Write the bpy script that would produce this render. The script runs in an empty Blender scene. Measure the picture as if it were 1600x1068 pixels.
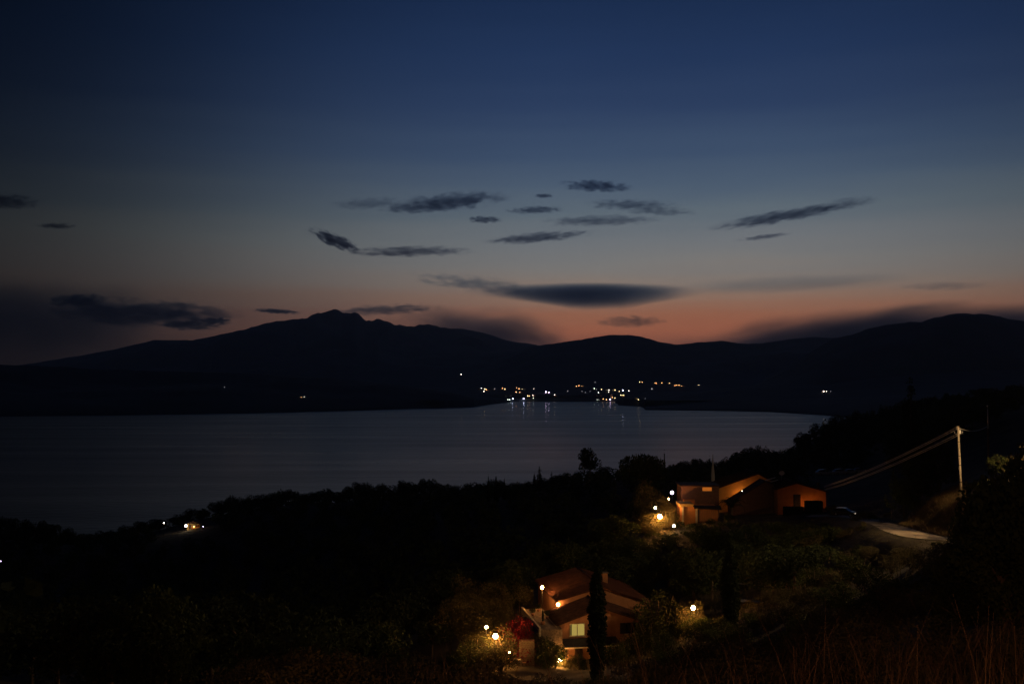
import bpy, math, random
import numpy as np
from mathutils import Vector, Matrix

random.seed(7)
rng = np.random.default_rng(7)
scene = bpy.context.scene
C = scene.collection

# ------------------------------------------------------------------ camera
F = 1555.6                       # focal length in pixels of a 1600 px wide frame (35 mm lens)
TH = math.atan(63.0 / F)         # the camera looks a little above the horizon
CAM = np.array([0.0, 0.0, 100.0])
cam = bpy.data.cameras.new('camera')
cam.lens = 35.0
cam.sensor_width = 36.0
cam.clip_start = 0.2
cam.clip_end = 120000.0
camo = bpy.data.objects.new('camera', cam)
C.objects.link(camo)
camo.location = CAM
camo.rotation_euler = (math.pi / 2 + TH, 0, 0)
scene.camera = camo


def P(u, v, y):
    """world point seen at photo pixel (u, v) at the depth y"""
    a, b = (u - 800) / F, (534 - v) / F
    d = (a, math.cos(TH) - b * math.sin(TH), math.sin(TH) + b * math.cos(TH))
    k = y / d[1]
    return np.array([d[0] * k, y, 100 + d[2] * k])


def proj(p):
    x, y, z = p[0], p[1], p[2] - 100
    w = y * math.cos(TH) + z * math.sin(TH)
    return 800 + F * x / w, 534 - F * (z * math.cos(TH) - y * math.sin(TH)) / w


# ------------------------------------------------------------------ view + world (dusk sky)
scene.view_settings.view_transform = 'Standard'
scene.view_settings.look = 'None'
scene.view_settings.exposure = 0.0
scene.view_settings.gamma = 1.0
scene.view_settings.use_curve_mapping = False
scene.cycles.use_denoising = True
scene.cycles.adaptive_threshold = 0.004
scene.cycles.adaptive_min_samples = 64
scene.cycles.max_bounces = 6
scene.cycles.transparent_max_bounces = 24
scene.cycles.volume_bounces = 0
scene.cycles.sample_clamp_indirect = 4.0


def lin(c):
    return tuple((x / 255 / 12.92) if x / 255 <= 0.04045 else ((x / 255 + 0.055) / 1.055) ** 2.4 for x in c)


def NN(nt, typ, **kw):
    n = nt.nodes.new(typ)
    for k, val in kw.items():
        if k == 'op':
            n.operation = val
        elif k[:1] == 'i' and k[1:].isdigit():
            n.inputs[int(k[1:])].default_value = val
        else:
            setattr(n, k, val)
    return n


world = bpy.data.worlds.new('World')
scene.world = world
world.use_nodes = True
nt = world.node_tree
nt.nodes.clear()
L = nt.links.new
tc = NN(nt, 'ShaderNodeTexCoord')
nrm = NN(nt, 'ShaderNodeVectorMath', op='NORMALIZE')
L(tc.outputs['Generated'], nrm.inputs[0])
sep = NN(nt, 'ShaderNodeSeparateXYZ')
L(nrm.outputs[0], sep.inputs[0])
asin = NN(nt, 'ShaderNodeMath', op='ARCSINE')
L(sep.outputs['Z'], asin.inputs[0])
eln = NN(nt, 'ShaderNodeMath', op='DIVIDE', i1=math.radians(30.0))     # 0 at the horizon, 1 at 30 degrees
L(asin.outputs[0], eln.inputs[0])
# faint uneven air: shifts the bands a little
mp = NN(nt, 'ShaderNodeMapping')
mp.inputs['Scale'].default_value = (1.6, 1.6, 22)
L(nrm.outputs[0], mp.inputs[0])
nz = NN(nt, 'ShaderNodeTexNoise')
nz.inputs['Scale'].default_value = 2.2
nz.inputs['Detail'].default_value = 5
L(mp.outputs[0], nz.inputs['Vector'])
nzs = NN(nt, 'ShaderNodeMath', op='MULTIPLY_ADD', i1=0.050, i2=-0.025)
L(nz.outputs[0], nzs.inputs[0])
eladd = NN(nt, 'ShaderNodeMath', op='ADD')
L(eln.outputs[0], eladd.inputs[0])
L(nzs.outputs[0], eladd.inputs[1])
ramp = NN(nt, 'ShaderNodeValToRGB')
L(eladd.outputs[0], ramp.inputs[0])


def elev(v):
    return math.degrees(TH + math.atan((534 - v) / F))


SKY = [(0.0, (62, 44, 46)), (elev(545), (106, 66, 56)), (elev(520), (146, 88, 65)), (elev(495), (145, 95, 72)),
       (elev(470), (138, 107, 90)), (elev(445), (129, 116, 107)), (elev(415), (120, 118, 116)), (elev(380), (110, 114, 118)),
       (elev(335), (92, 104, 114)), (elev(290), (75, 91, 110)), (elev(240), (60, 78, 104)), (elev(170), (44, 62, 94)),
       (elev(90), (33, 52, 86)), (elev(0), (25, 43, 75)), (30.0, (17, 30, 58))]
# away from the afterglow the low sky is a dull grey
SIDE = [(0.0, (60, 50, 52)), (elev(530), (88, 70, 66)), (elev(495), (98, 81, 77)), (elev(470), (108, 93, 87)), (elev(445), (113, 104, 100)),
        (elev(415), (112, 110, 109)), (elev(380), (106, 111, 113)), (elev(335), (88, 99, 109)), (elev(290), (73, 87, 105)), (elev(240), (58, 75, 101)),
        (elev(170), (43, 61, 92)), (elev(90), (33, 52, 85)), (elev(0), (25, 43, 75)), (30.0, (17, 30, 58))]


def sky_lin(e_, c_):
    # the sky is seen through the evening haze that fills the bay: brighter beyond it
    path = min(14000.0, 1020 / max(1e-3, math.sin(math.radians(max(e_, .5)))))
    k = math.exp(.8 * 3.2e-5 * path)
    return tuple(x * k for x in lin(c_))


els = ramp.color_ramp.elements
els[0].position = 0.0
els[0].color = (*sky_lin(*SKY[0]), 1)
els[1].position = 1.0
els[1].color = (*sky_lin(*SKY[-1]), 1)
for e_, c_ in SKY[1:-1]:
    el = els.new(e_ / 30.0)
    el.color = (*sky_lin(e_, c_), 1)
rampS = NN(nt, 'ShaderNodeValToRGB')
L(eladd.outputs[0], rampS.inputs[0])
elS = rampS.color_ramp.elements
elS[0].position = 0.0
elS[0].color = (*sky_lin(*SIDE[0]), 1)
elS[1].position = 1.0
elS[1].color = (*sky_lin(*SIDE[-1]), 1)
for e_, c_ in SIDE[1:-1]:
    el = elS.new(e_ / 30.0)
    el.color = (*sky_lin(e_, c_), 1)
# azimuth: the afterglow is centred a little right of the view axis and fades round the sky
azn = NN(nt, 'ShaderNodeMath', op='ARCTAN2')
L(sep.outputs['X'], azn.inputs[0])
L(sep.outputs['Y'], azn.inputs[1])
azd = NN(nt, 'ShaderNodeMath', op='SUBTRACT', i1=math.radians(12.0))
L(azn.outputs[0], azd.inputs[0])
azw = NN(nt, 'ShaderNodeMath', op='DIVIDE', i1=math.pi)
L(azd.outputs[0], azw.inputs[0])
azr = NN(nt, 'ShaderNodeMapRange')
azr.inputs['From Min'].default_value = -1
azr.inputs['From Max'].default_value = 1
L(azw.outputs[0], azr.inputs['Value'])
ramp2 = NN(nt, 'ShaderNodeValToRGB')
ramp2.color_ramp.interpolation = 'B_SPLINE'
L(azr.outputs[0], ramp2.inputs[0])


def azpos(deg):
    return ((deg - 12.0) / 180 + 1) / 2


e2 = ramp2.color_ramp.elements
e2[0].position = 0.0
e2[0].color = (.07,) * 3 + (1,)
e2[1].position = 1.0
e2[1].color = (.07,) * 3 + (1,)
for dg, f_ in [(-90, .08), (-42, .09), (-30, .10), (-23, .20), (-16, .46), (-9, .80), (-2, .96), (6, 1.05), (18, 1.0), (30, .66), (42, .45), (70, .18), (110, .09)]:
    q = e2.new(azpos(dg))
    q.color = (f_, f_, f_, 1)
mul = NN(nt, 'ShaderNodeMix', data_type='RGBA', blend_type='MULTIPLY')
mul.inputs['Factor'].default_value = 1
warmr = NN(nt, 'ShaderNodeValToRGB')
warmr.color_ramp.interpolation = 'EASE'
L(azr.outputs[0], warmr.inputs[0])
we = warmr.color_ramp.elements
we[0].position = azpos(-24)
we[0].color = (0, 0, 0, 1)
we[1].position = azpos(60)
we[1].color = (0, 0, 0, 1)
for dg, f_ in [(-12, .28), (-3, .65), (2, .92), (5, 1), (22, 1), (34, .7)]:
    q = we.new(azpos(dg))
    q.color = (f_, f_, f_, 1)
mxw = NN(nt, 'ShaderNodeMix', data_type='RGBA')
L(warmr.outputs[0], mxw.inputs['Factor'])
L(rampS.outputs[0], mxw.inputs['A'])
L(ramp.outputs[0], mxw.inputs['B'])
L(mxw.outputs['Result'], mul.inputs['A'])
L(ramp2.outputs[0], mul.inputs['B'])
bg = NN(nt, 'ShaderNodeBackground')
bg.inputs['Strength'].default_value = 1.0
L(mul.outputs['Result'], bg.inputs['Color'])
wo = NN(nt, 'ShaderNodeOutputWorld')
L(bg.outputs[0], wo.inputs['Surface'])


# ------------------------------------------------------------------ materials
def mat(name, col, rough=0.8, var=0.25, scale=3.0, bump=0.0, metal=0.0, spec=0.3, rnd=0.0, coord='Object'):
    m = bpy.data.materials.new(name)
    m.use_nodes = True
    t = m.node_tree
    b = t.nodes['Principled BSDF']
    b.inputs['Roughness'].default_value = rough
    b.inputs['Metallic'].default_value = metal
    b.inputs['Specular IOR Level'].default_value = spec
    tcn = NN(t, 'ShaderNodeTexCoord')
    n = NN(t, 'ShaderNodeTexNoise')
    n.inputs['Scale'].default_value = scale
    n.inputs['Detail'].default_value = 6
    t.links.new(tcn.outputs[coord], n.inputs['Vector'])
    cr = NN(t, 'ShaderNodeValToRGB')
    cr.color_ramp.elements[0].position = 0.3
    cr.color_ramp.elements[1].position = 0.7
    cr.color_ramp.elements[0].color = (*[c * (1 - var) for c in col], 1)
    cr.color_ramp.elements[1].color = (*[min(1, c * (1 + var)) for c in col], 1)
    t.links.new(n.outputs[0], cr.inputs[0])
    out = cr.outputs[0]
    if rnd:
        oi = NN(t, 'ShaderNodeObjectInfo')
        mr = NN(t, 'ShaderNodeMapRange')
        mr.inputs['To Min'].default_value = 1 - rnd
        mr.inputs['To Max'].default_value = 1 + rnd
        t.links.new(oi.outputs['Random'], mr.inputs['Value'])
        mx = NN(t, 'ShaderNodeVectorMath', op='SCALE')
        t.links.new(out, mx.inputs[0])
        t.links.new(mr.outputs[0], mx.inputs['Scale'])
        out = mx.outputs[0]
    t.links.new(out, b.inputs['Base Color'])
    if bump:
        bp = NN(t, 'ShaderNodeBump')
        bp.inputs['Strength'].default_value = bump
        bp.inputs['Distance'].default_value = 0.05
        t.links.new(n.outputs[0], bp.inputs['Height'])
        t.links.new(bp.outputs[0], b.inputs['Normal'])
    return m


def leafmat(name, col, rnd=0.3, scale=1.2, trans=0.3):
    m = mat(name, col, 0.75, 0.45, scale, rnd=rnd, spec=0.15)
    t = m.node_tree
    b = t.nodes['Principled BSDF']
    o = t.nodes['Material Output']
    tr = NN(t, 'ShaderNodeBsdfTranslucent')
    src = b.inputs['Base Color'].links[0].from_socket
    t.links.new(src, tr.inputs['Color'])
    mx = NN(t, 'ShaderNodeMixShader')
    mx.inputs[0].default_value = trans
    t.links.new(b.outputs[0], mx.inputs[1])
    t.links.new(tr.outputs[0], mx.inputs[2])
    t.links.new(mx.outputs[0], o.inputs['Surface'])
    return m


def emat(name, col, strength):
    m = bpy.data.materials.new(name)
    m.use_nodes = True
    t = m.node_tree
    t.nodes.clear()
    e = NN(t, 'ShaderNodeEmission')
    e.inputs['Color'].default_value = (*col, 1)
    e.inputs['Strength'].default_value = strength
    o = NN(t, 'ShaderNodeOutputMaterial')
    t.links.new(e.outputs[0], o.inputs['Surface'])
    return m


M = dict(
    leaf=leafmat('evergreen_leaves', (.045, .06, .025)),
    olive=leafmat('olive_leaves', (.115, .098, .036), scale=2),
    oak=leafmat('oak_leaves', (.06, .075, .022), scale=2),
    scrub=leafmat('scrub_leaves', (.085, .075, .035), scale=2.5, rnd=.4),
    bough=leafmat('bougainvillea_flowers', (.15, .010, .016), scale=3, trans=.2),
    cypress=leafmat('cypress_foliage', (.022, .032, .014), scale=4),
    pine=leafmat('pine_needles', (.035, .05, .02)),
    bark=mat('bark', (.14, .10, .07), .95, .4, 8, .6),
    farland=mat('far_scrubland', (.055, .065, .07), 1, .35, .004, coord='Object'),  # bluish tone of distant haze put into the scrub colour
    ground=mat('soil_and_dry_grass', (.075, .06, .038), 1, .4, .25, .5),
    drygrass=leafmat('dry_grass', (.26, .19, .09), scale=1.5, rnd=.1),
    stem=leafmat('dry_stems', (.13, .08, .045), scale=1.5, rnd=.1),
    road=mat('pale_gravel_track', (.46, .38, .29), .95, .2, 1.5, .4),
    salmon=mat('salmon_render', (.40, .19, .10), .9, .12, 1.3, .3),
    orange=mat('orange_render', (.55, .22, .07), .9, .12, 1.0, .3),
    ochre=mat('ochre_render', (.55, .33, .10), .9, .12, 1.0, .3),
    cream=mat('cream_render', (.62, .52, .36), .9, .15, 2.0, .3),
    dim=mat('dull_unlit_brown_render', (.20, .10, .07), .9, .2, 2.0, .3),  # dull brown, its dark tone also used for unlit wall faces
    stone=mat('rough_stone', (.22, .16, .11), .95, .45, 4.0, 1.0),
    tile=mat('clay_roof_tiles', (.07, .030, .020), .85, .4, 1.6, .4),
    tilered=mat('red_clay_roof_tiles', (.075, .026, .016), .85, .35, 1.6, .4),
    wood=mat('dark_wood', (.10, .055, .03), .7, .3, 6, .3),
    white=mat('white_paint', (.78, .76, .72), .5, .06, 3),
    metal=mat('galvanised_metal', (.55, .56, .56), .4, .15, 5, metal=.6),
    darkm=mat('dark_iron', (.03, .03, .03), .5, .2, 5),
    canvas=mat('dark_canvas', (.035, .03, .035), .9, .2, 3),
    pole=mat('weathered_concrete_pole', (.50, .43, .33), .85, .22, 5, .3),
    cable=mat('grey_cable', (.42, .40, .36), .6, .1, 10),
    paint=mat('dark_car_paint', (.035, .028, .03), .25, .1, 3, spec=.6),
    pale=mat('pale_car_paint', (.62, .63, .64), .3, .05, 3, spec=.5),
    glass=mat('dark_glass', (.015, .018, .02), .08, .1, 3, spec=.7),
    rubber=mat('rubber', (.02, .02, .02), .9, .2, 5),
    terracotta=mat('terracotta', (.42, .19, .10), .85, .15, 6),
    hedge=leafmat('clipped_hedge_leaves', (.022, .035, .018), scale=5),
    pane=emat('lit_window_pane', (.60, .43, .10), .62),
    pane2=emat('orange_lit_window_pane', (.50, .13, .015), .75),
    pane3=emat('distant_lit_pane', (1.0, .62, .25), 1.0),
    warm=emat('warm_lamp_glow', (1.0, .42, .10), 270),
    warmlow=emat('soft_warm_lamp_glow', (1.0, .45, .12), 60),
    warmbig=emat('strong_warm_lamp_glow', (1.0, .44, .11), 470),
    orangeg=emat('orange_lamp_glow', (1.0, .38, .09), 120),
    violet=emat('violet_white_lamp_glow', (.86, .70, 1.0), 9),
    white_e=emat('white_lamp_glow', (1.0, .85, .62), 20),
    headl=emat('headlight_glow', (1.0, .82, .6), 2.2),
)


# ------------------------------------------------------------------ mesh helpers
class MB:
    def __init__(s):
        s.v, s.f = [], []

    def add(s, vs, fs):
        k = len(s.v)
        s.v += [tuple(map(float, p)) for p in vs]
        s.f += [tuple(k + i for i in f) for f in fs]
        return s

    def box(s, x0, y0, z0, x1, y1, z1):
        return s.add([(x0, y0, z0), (x1, y0, z0), (x1, y1, z0), (x0, y1, z0), (x0, y0, z1), (x1, y0, z1), (x1, y1, z1), (x0, y1, z1)],
                     [(0, 3, 2, 1), (4, 5, 6, 7), (0, 1, 5, 4), (1, 2, 6, 5), (2, 3, 7, 6), (3, 0, 4, 7)])

    def prism_y(s, pts, y0, y1):
        """polygon in x,z (counter-clockwise seen from -y) pushed from y0 to y1"""
        n = len(pts)
        vs = [(x, y0, z) for x, z in pts] + [(x, y1, z) for x, z in pts]
        fs = [tuple(range(n)), tuple(range(2 * n - 1, n - 1, -1))]
        fs += [(i, i + n, (i + 1) % n + n, (i + 1) % n) for i in range(n)]
        return s.add(vs, fs)

    def prism_z(s, pts, z0, z1):
        n = len(pts)
        vs = [(x, y, z0) for x, y in pts] + [(x, y, z1) for x, y in pts]
        fs = [tuple(range(n - 1, -1, -1)), tuple(range(n, 2 * n))]
        fs += [(i, (i + 1) % n, (i + 1) % n + n, i + n) for i in range(n)]
        return s.add(vs, fs)

    def tube(s, pts, rs, n=8):
        pts = [Vector(p) for p in pts]
        if not hasattr(rs, '__len__'):
            rs = [rs] * len(pts)
        vs, fs = [], []
        for i, p in enumerate(pts):
            d = (pts[min(i + 1, len(pts) - 1)] - pts[max(i - 1, 0)]).normalized()
            a = d.orthogonal().normalized() if abs(d.z) < .9 else (Vector((1, 0, 0)) - d * d.x).normalized()
            b = d.cross(a)
            for k in range(n):
                t = 2 * math.pi * k / n
                vs.append(p + (a * math.cos(t) + b * math.sin(t)) * rs[i])
        for i in range(len(pts) - 1):
            for k in range(n):
                fs.append((i * n + k, i * n + (k + 1) % n, (i + 1) * n + (k + 1) % n, (i + 1) * n + k))
        fs.append(tuple(range(n - 1, -1, -1)))
        fs.append(tuple((len(pts) - 1) * n + k for k in range(n)))
        return s.add(vs, fs)

    def ball(s, c, r, n=10, m=6, sz=1.0):
        vs, fs = [(c[0], c[1], c[2] + r * sz)], []
        for i in range(1, m):
            for k in range(n):
                a, t = math.pi * i / m, 2 * math.pi * k / n
                vs.append((c[0] + r * math.sin(a) * math.cos(t), c[1] + r * math.sin(a) * math.sin(t), c[2] + r * sz * math.cos(a)))
        vs.append((c[0], c[1], c[2] - r * sz))
        for k in range(n):
            fs.append((0, 1 + k, 1 + (k + 1) % n))
            fs.append((len(vs) - 1, len(vs) - 1 - n + (k + 1) % n, len(vs) - 1 - n + k))
        for i in range(m - 2):
            for k in range(n):
                fs.append((1 + i * n + k, 1 + (i + 1) * n + k, 1 + (i + 1) * n + (k + 1) % n, 1 + i * n + (k + 1) % n))
        return s.add(vs, fs)

    def mesh(s, name, m, smooth=False):
        me = bpy.data.meshes.new(name)
        me.from_pydata(s.v, [], s.f)
        me.materials.append(m)
        if smooth:
            me.polygons.foreach_set('use_smooth', [True] * len(me.polygons))
        me.update()
        return me

    def build(s, name, m, parent=None, smooth=False, bevel=0.0):
        o = bpy.data.objects.new(name, s.mesh(name, m, smooth))
        C.objects.link(o)
        if parent is not None:
            o.parent = parent
        if bevel:
            b = o.modifiers.new('bevel', 'BEVEL')
            b.width = bevel
            b.segments = 2
        return o


def grid_mesh(name, X, Y, Z, m, smooth=True):
    r, c = X.shape
    vs = np.stack([X, Y, Z], -1).reshape(-1, 3).astype(np.float32)
    i = np.arange(r * c).reshape(r, c)
    q = np.stack([i[:-1, :-1], i[:-1, 1:], i[1:, 1:], i[1:, :-1]], -1).reshape(-1, 4)
    return np_mesh(name, vs, q, m, smooth)


def np_mesh(name, vs, q, m, smooth=False):
    me = bpy.data.meshes.new(name)
    k = q.shape[1]
    me.vertices.add(len(vs))
    me.vertices.foreach_set('co', np.ascontiguousarray(vs, dtype=np.float32).ravel())
    me.loops.add(q.size)
    me.loops.foreach_set('vertex_index', np.ascontiguousarray(q, dtype=np.int32).ravel())
    me.polygons.add(len(q))
    me.polygons.foreach_set('loop_start', np.arange(0, q.size, k, dtype=np.int32))
    if smooth:
        me.polygons.foreach_set('use_smooth', np.ones(len(q), dtype=bool))
    me.materials.append(m)
    me.update(calc_edges=True)
    me.validate()
    return me


def obj(name, me, parent=None, **props):
    o = bpy.data.objects.new(name, me)
    C.objects.link(o)
    if parent is not None:
        o.parent = parent
    for k, val in props.items():
        if val:
            o[k] = val
    return o


def tag(o, label, cat, group=None, kind=None):
    o['label'] = label
    o['category'] = cat
    if group:
        o['group'] = group
    if kind:
        o['kind'] = kind
    return o


def thing(name, label, cat, loc=(0, 0, 0), rz=0.0, group=None, sc=None):
    o = bpy.data.objects.new(name, None)
    C.objects.link(o)
    o.empty_display_size = 0.3
    o.location = tuple(map(float, loc))
    o.rotation_euler = (0, 0, rz)
    if sc is not None:
        o.scale = sc if hasattr(sc, '__len__') else (sc,) * 3
    return tag(o, label, cat, group)


def child(name, me, parent, label=None):
    o = bpy.data.objects.new(name, me)
    C.objects.link(o)
    o.parent = parent
    if label:
        o['label'] = label
    return o


# ------------------------------------------------------------------ noise
def vnoise(x, y, seed=0):
    xi, yi = np.floor(x).astype(np.int64), np.floor(y).astype(np.int64)
    fx, fy = x - xi, y - yi
    fx, fy = fx * fx * (3 - 2 * fx), fy * fy * (3 - 2 * fy)

    def h(a, b):
        n = (a * 374761393 + b * 668265263 + seed * 982451653) & 0xffffffff
        n = ((n ^ (n >> 13)) * 1274126177) & 0xffffffff
        return ((n ^ (n >> 16)) & 0xffff) / 65535.0
    return (h(xi, yi) * (1 - fx) + h(xi + 1, yi) * fx) * (1 - fy) + (h(xi, yi + 1) * (1 - fx) + h(xi + 1, yi + 1) * fx) * fy


def fbm(x, y, seed=0, octv=5):
    s, a, t = 0, .5, 0
    for i in range(octv):
        s = s + a * vnoise(x * 2 ** i, y * 2 ** i, seed + i)
        t += a
        a *= .5
    return s / t - .5


# ------------------------------------------------------------------ far land
SHU = [-2500, 0, 200, 400, 560, 680, 740, 760, 790, 805, 960, 968, 1003, 1007, 1100, 1200, 1285, 1350, 1500, 4200]
SHV = [651, 650, 648, 645, 641, 637, 635, 632, 628.5, 627, 627, 632.5, 634, 640, 641, 643, 648, 655, 657, 657]


def shore(u):
    v = np.interp(u, SHU, SHV)
    return 100 * F / (v - 597)


LAY = {   # skyline points (u, v), depth of the ridge, depth where it starts to rise
    'mountain': ([(-2500, 560), (-400, 580), (0, 574), (60, 566), (120, 556), (180, 545), (240, 531), (300, 531), (360, 519), (400, 509), (440, 500), (475, 496), (484, 492),
                  (492, 490), (505, 488), (511, 487), (517, 484), (521, 481), (526, 481), (530, 485), (536, 487), (545, 488), (552, 489), (560, 492), (570, 500), (600, 503), (620, 507), (645, 509), (658, 508),
                  (668, 505), (678, 509), (700, 512), (740, 516), (765, 522), (790, 531), (830, 537), (870, 545), (950, 555), (1200, 565), (4200, 570)], 11500, 6400),
    'hill': ([(-2500, 610), (700, 600), (790, 560), (830, 541), (860, 537), (900, 532), (930, 526), (955, 523), (985, 523), (1005, 526), (1030, 534), (1060, 538), (1100, 534),
              (1130, 533), (1160, 536), (1190, 537), (1220, 532), (1250, 528), (1275, 526), (1300, 528), (1340, 530), (1500, 540), (4200, 545)], 8000, 5500),
    'ridge': ([(-2500, 640), (1150, 620), (1250, 560), (1300, 530), (1330, 523), (1355, 514), (1385, 507), (1410, 504), (1440, 502), (1465, 496), (1480, 492), (1500, 489),
               (1530, 490), (1560, 493), (1580, 498), (1600, 501), (1700, 510), (2200, 515), (4200, 525)], 5200, 3900),
    'headland': ([(-2500, 560), (-400, 566), (0, 569), (60, 571), (130, 575), (250, 579), (400, 583), (520, 590), (620, 600), (700, 612), (750, 625), (800, 640), (4200, 660)], 4300, 0),
    'promontory': ([(-2500, 660), (960, 650), (985, 628), (1003, 628), (1030, 622), (1080, 613), (1150, 604), (1210, 599), (1290, 594), (1400, 586), (1500, 578), (1700, 572), (4200, 575)], 4700, 0),
}


def zsky(u, name):
    pts, yr, _ = LAY[name]
    v = np.interp(u, [p[0] for p in pts], [p[1] for p in pts])
    crag = {'mountain': 13.0, 'hill': 2.2, 'ridge': 3.0, 'headland': 2.0, 'promontory': 2.5}[name]
    k = np.exp(-((u - 560) / 170) ** 2) if name == 'mountain' else 1
    v = v + fbm(u / 16, u * 0 + 3.3, 71, 4) * crag * k + fbm(u / 9, u * 0 + 9.3, 77, 3) * 1.2
    return 100 + yr * (597 - v) / F


def Hlay(name, u, y):
    pts, yr, y0 = LAY[name]
    zr = zsky(u, name)
    ys = np.maximum(shore(u), y0)
    t = np.clip((y - ys) / (yr - ys), 0, 1)
    x = (u - 800) / F * y
    prof = t ** (1.35 if y0 else .8)
    n = fbm(x / 900, y / 900, 11)
    spur = 1 + 1.5 * n * (4 * t * (1 - t))
    base = 4 if y0 == 0 else 30
    h = base + (zr - base) * prof * np.clip(spur, .2, 1.7)
    h = np.minimum(h, 100 + (zr - 100) * (y / yr) * (1 if True else 0) - (1 - t) * 6) if y0 else h
    back = np.clip((y - yr) / 2500, 0, 1)
    h = h * (1 - back) - 20 * back
    h = h + fbm(x / 60, y / 60, 5, 4) * (10 if y0 else 7) * np.clip(t * 3, 0, 1)
    return np.where(y < shore(u) - 8, -8 + 0 * h, h)


def Hval(u, y):
    d = y - shore(u)
    x = (u - 800) / F * y
    h = np.clip(d, 0, 3000) * .022 + 1.2 + fbm(x / 120, y / 120, 3, 4) * np.clip(d / 100, 0, 8)
    return np.where(d < 0, -8, h)


def Hfar(u, y):
    h = Hval(u, y)
    for n in LAY:
        h = np.maximum(h, Hlay(n, u, y))
    return h


ucols = np.concatenate([np.arange(-2400, -40, 40), np.arange(-40, 1640, 4), np.arange(1640, 4000, 40)]).astype(float)
for n in LAY:
    _, yr, y0 = LAY[n]
    if y0:
        rows = np.concatenate([np.linspace(y0, yr, 34), np.linspace(yr, yr + 2500, 10)[1:]])
        U, Y = np.meshgrid(ucols, rows)
    else:
        s_ = shore(ucols)
        t = np.concatenate([[-60 / 3000, -20 / 3000], np.linspace(0, 1, 34) ** 1.6])
        rows = t[:, None] * (yr - s_[None]) + s_[None]
        back = np.linspace(yr, yr + 1500, 8)[1:, None] + 0 * s_[None]
        Y = np.concatenate([rows, back])
        U = np.repeat(ucols[None], len(Y), 0)
    Z = Hlay(n, U, Y)
    if not y0:
        Z[0] = -8
        Z[1] = -1
    obj(n, grid_mesh(n, (U - 800) / F * Y, Y, Z, M['farland']), kind='structure')
s_ = shore(ucols)
t = np.concatenate([[-60., -10.], np.linspace(5, 3200, 46)])
Y = t[:, None] + s_[None]
U = np.repeat(ucols[None], len(Y), 0)
Z = Hval(U, Y)
Z[0] = -8
Z[1] = -1
obj('coastal_plain', grid_mesh('coastal_plain', (U - 800) / F * Y, Y, Z, M['farland']), kind='structure')

# ------------------------------------------------------------------ near land
CP = [(0, 0, 98.3), (0, -40, 103), (40, -20, 102), (-60, -20, 93), (-60, 40, 82), (60, 20, 99), (120, 20, 104), (120, 100, 99), (-40, 20, 91)]


def cp(u, y, z):
    CP.append(((u - 800) / F * y, y, z))


for u in (300, 600, 800, 1000, 1200):
    cp(u, 20, 92.9); cp(u, 30, 89.9); cp(u, 50, 83.6); cp(u, 80, 75.2)
for a in [(1450, 20, 94), (1450, 40, 90), (1450, 60, 87), (1600, 50, 90), (1320, 80, 83), (1320, 50, 87.5), (800, 118, 67.2), (850, 121, 66.2), (880, 122, 64.9), (960, 122, 65.5), (880, 135, 68.0), (760, 118, 66.8),
          (700, 118, 65), (700, 150, 64), (860, 150, 68.6), (1000, 122, 67), (1080, 118, 70.9), (1080, 95, 74), (1150, 105, 74.5), (1165, 135, 71.5), (1180, 125, 72.5), (1000, 150, 68), (1000, 175, 68),
          (1090, 198, 72.5), (1050, 196, 71.4), (1250, 203, 73.2), (1180, 203, 72.8), (1100, 160, 70), (1250, 150, 75.5), (1325, 187, 74.7), (1325, 170, 75.3), (1440, 95, 84.9), (1370, 150, 78.9),
          (1330, 130, 79.5), (1250, 120, 77.5), (1500, 117, 86.0), (1420, 108, 84.6), (1400, 122, 81.8), (1393, 165, 77.6), (1430, 150, 81.5), (1480, 150, 85), (1600, 117, 90), (1545, 150, 87.2), (1520, 85, 87.5), (1700, 100, 95), (1280, 260, 76), (1345, 260, 76.2), (1200, 235, 73),
          (1100, 230, 72), (1500, 250, 88), (1600, 400, 96), (1500, 400, 92), (1700, 300, 99), (1400, 400, 84), (1285, 440, 76), (1200, 400, 66), (1100, 350, 66.5), (1000, 240, 68), (900, 300, 65),
          (900, 340, 65.5), (800, 380, 57), (600, 450, 47), (430, 480, 40.5), (300, 480, 33.5), (200, 470, 26), (120, 450, 24), (0, 400, 38), (-200, 400, 42), (-500, 400, 45),
          (500, 100, 66), (500, 200, 45), (500, 320, 40), (200, 200, 45), (200, 330, 28), (0, 150, 60), (0, 280, 40), (-200, 100, 72), (-500, 100, 76), (-500, 250, 60), (800, 200, 58), (700, 260, 50), (900, 220, 60),
          (-500, 560, 5), (-200, 580, 5), (0, 580, 6), (120, 600, 4), (200, 620, 4), (300, 640, 5), (430, 650, 6), (600, 620, 6), (800, 570, 6), (900, 540, 8), (1000, 540, 14), (1100, 560, 14),
          (1200, 620, 16), (1285, 720, 30), (1400, 850, 40), (1600, 900, 60), (1100, 800, -25), (900, 800, -30), (600, 850, -30), (300, 850, -30), (0, 800, -30), (-500, 800, -30), (1300, 1000, -10)]:
    cp(*a)
CP = np.array(CP)
_c = CP[:, :2] / 100.0


def tps(d):
    return np.where(d > 1e-9, d * d * np.log(d + 1e-12), 0)


_D = np.linalg.norm(_c[:, None] - _c[None], axis=-1)
n_ = len(CP)
A_ = np.zeros((n_ + 3, n_ + 3))
A_[:n_, :n_] = tps(_D) + np.eye(n_) * .004
A_[:n_, n_:] = np.c_[np.ones(n_), _c]
A_[n_:, :n_] = A_[:n_, n_:].T
W_ = np.linalg.solve(A_, np.r_[CP[:, 2], 0, 0, 0])


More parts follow.
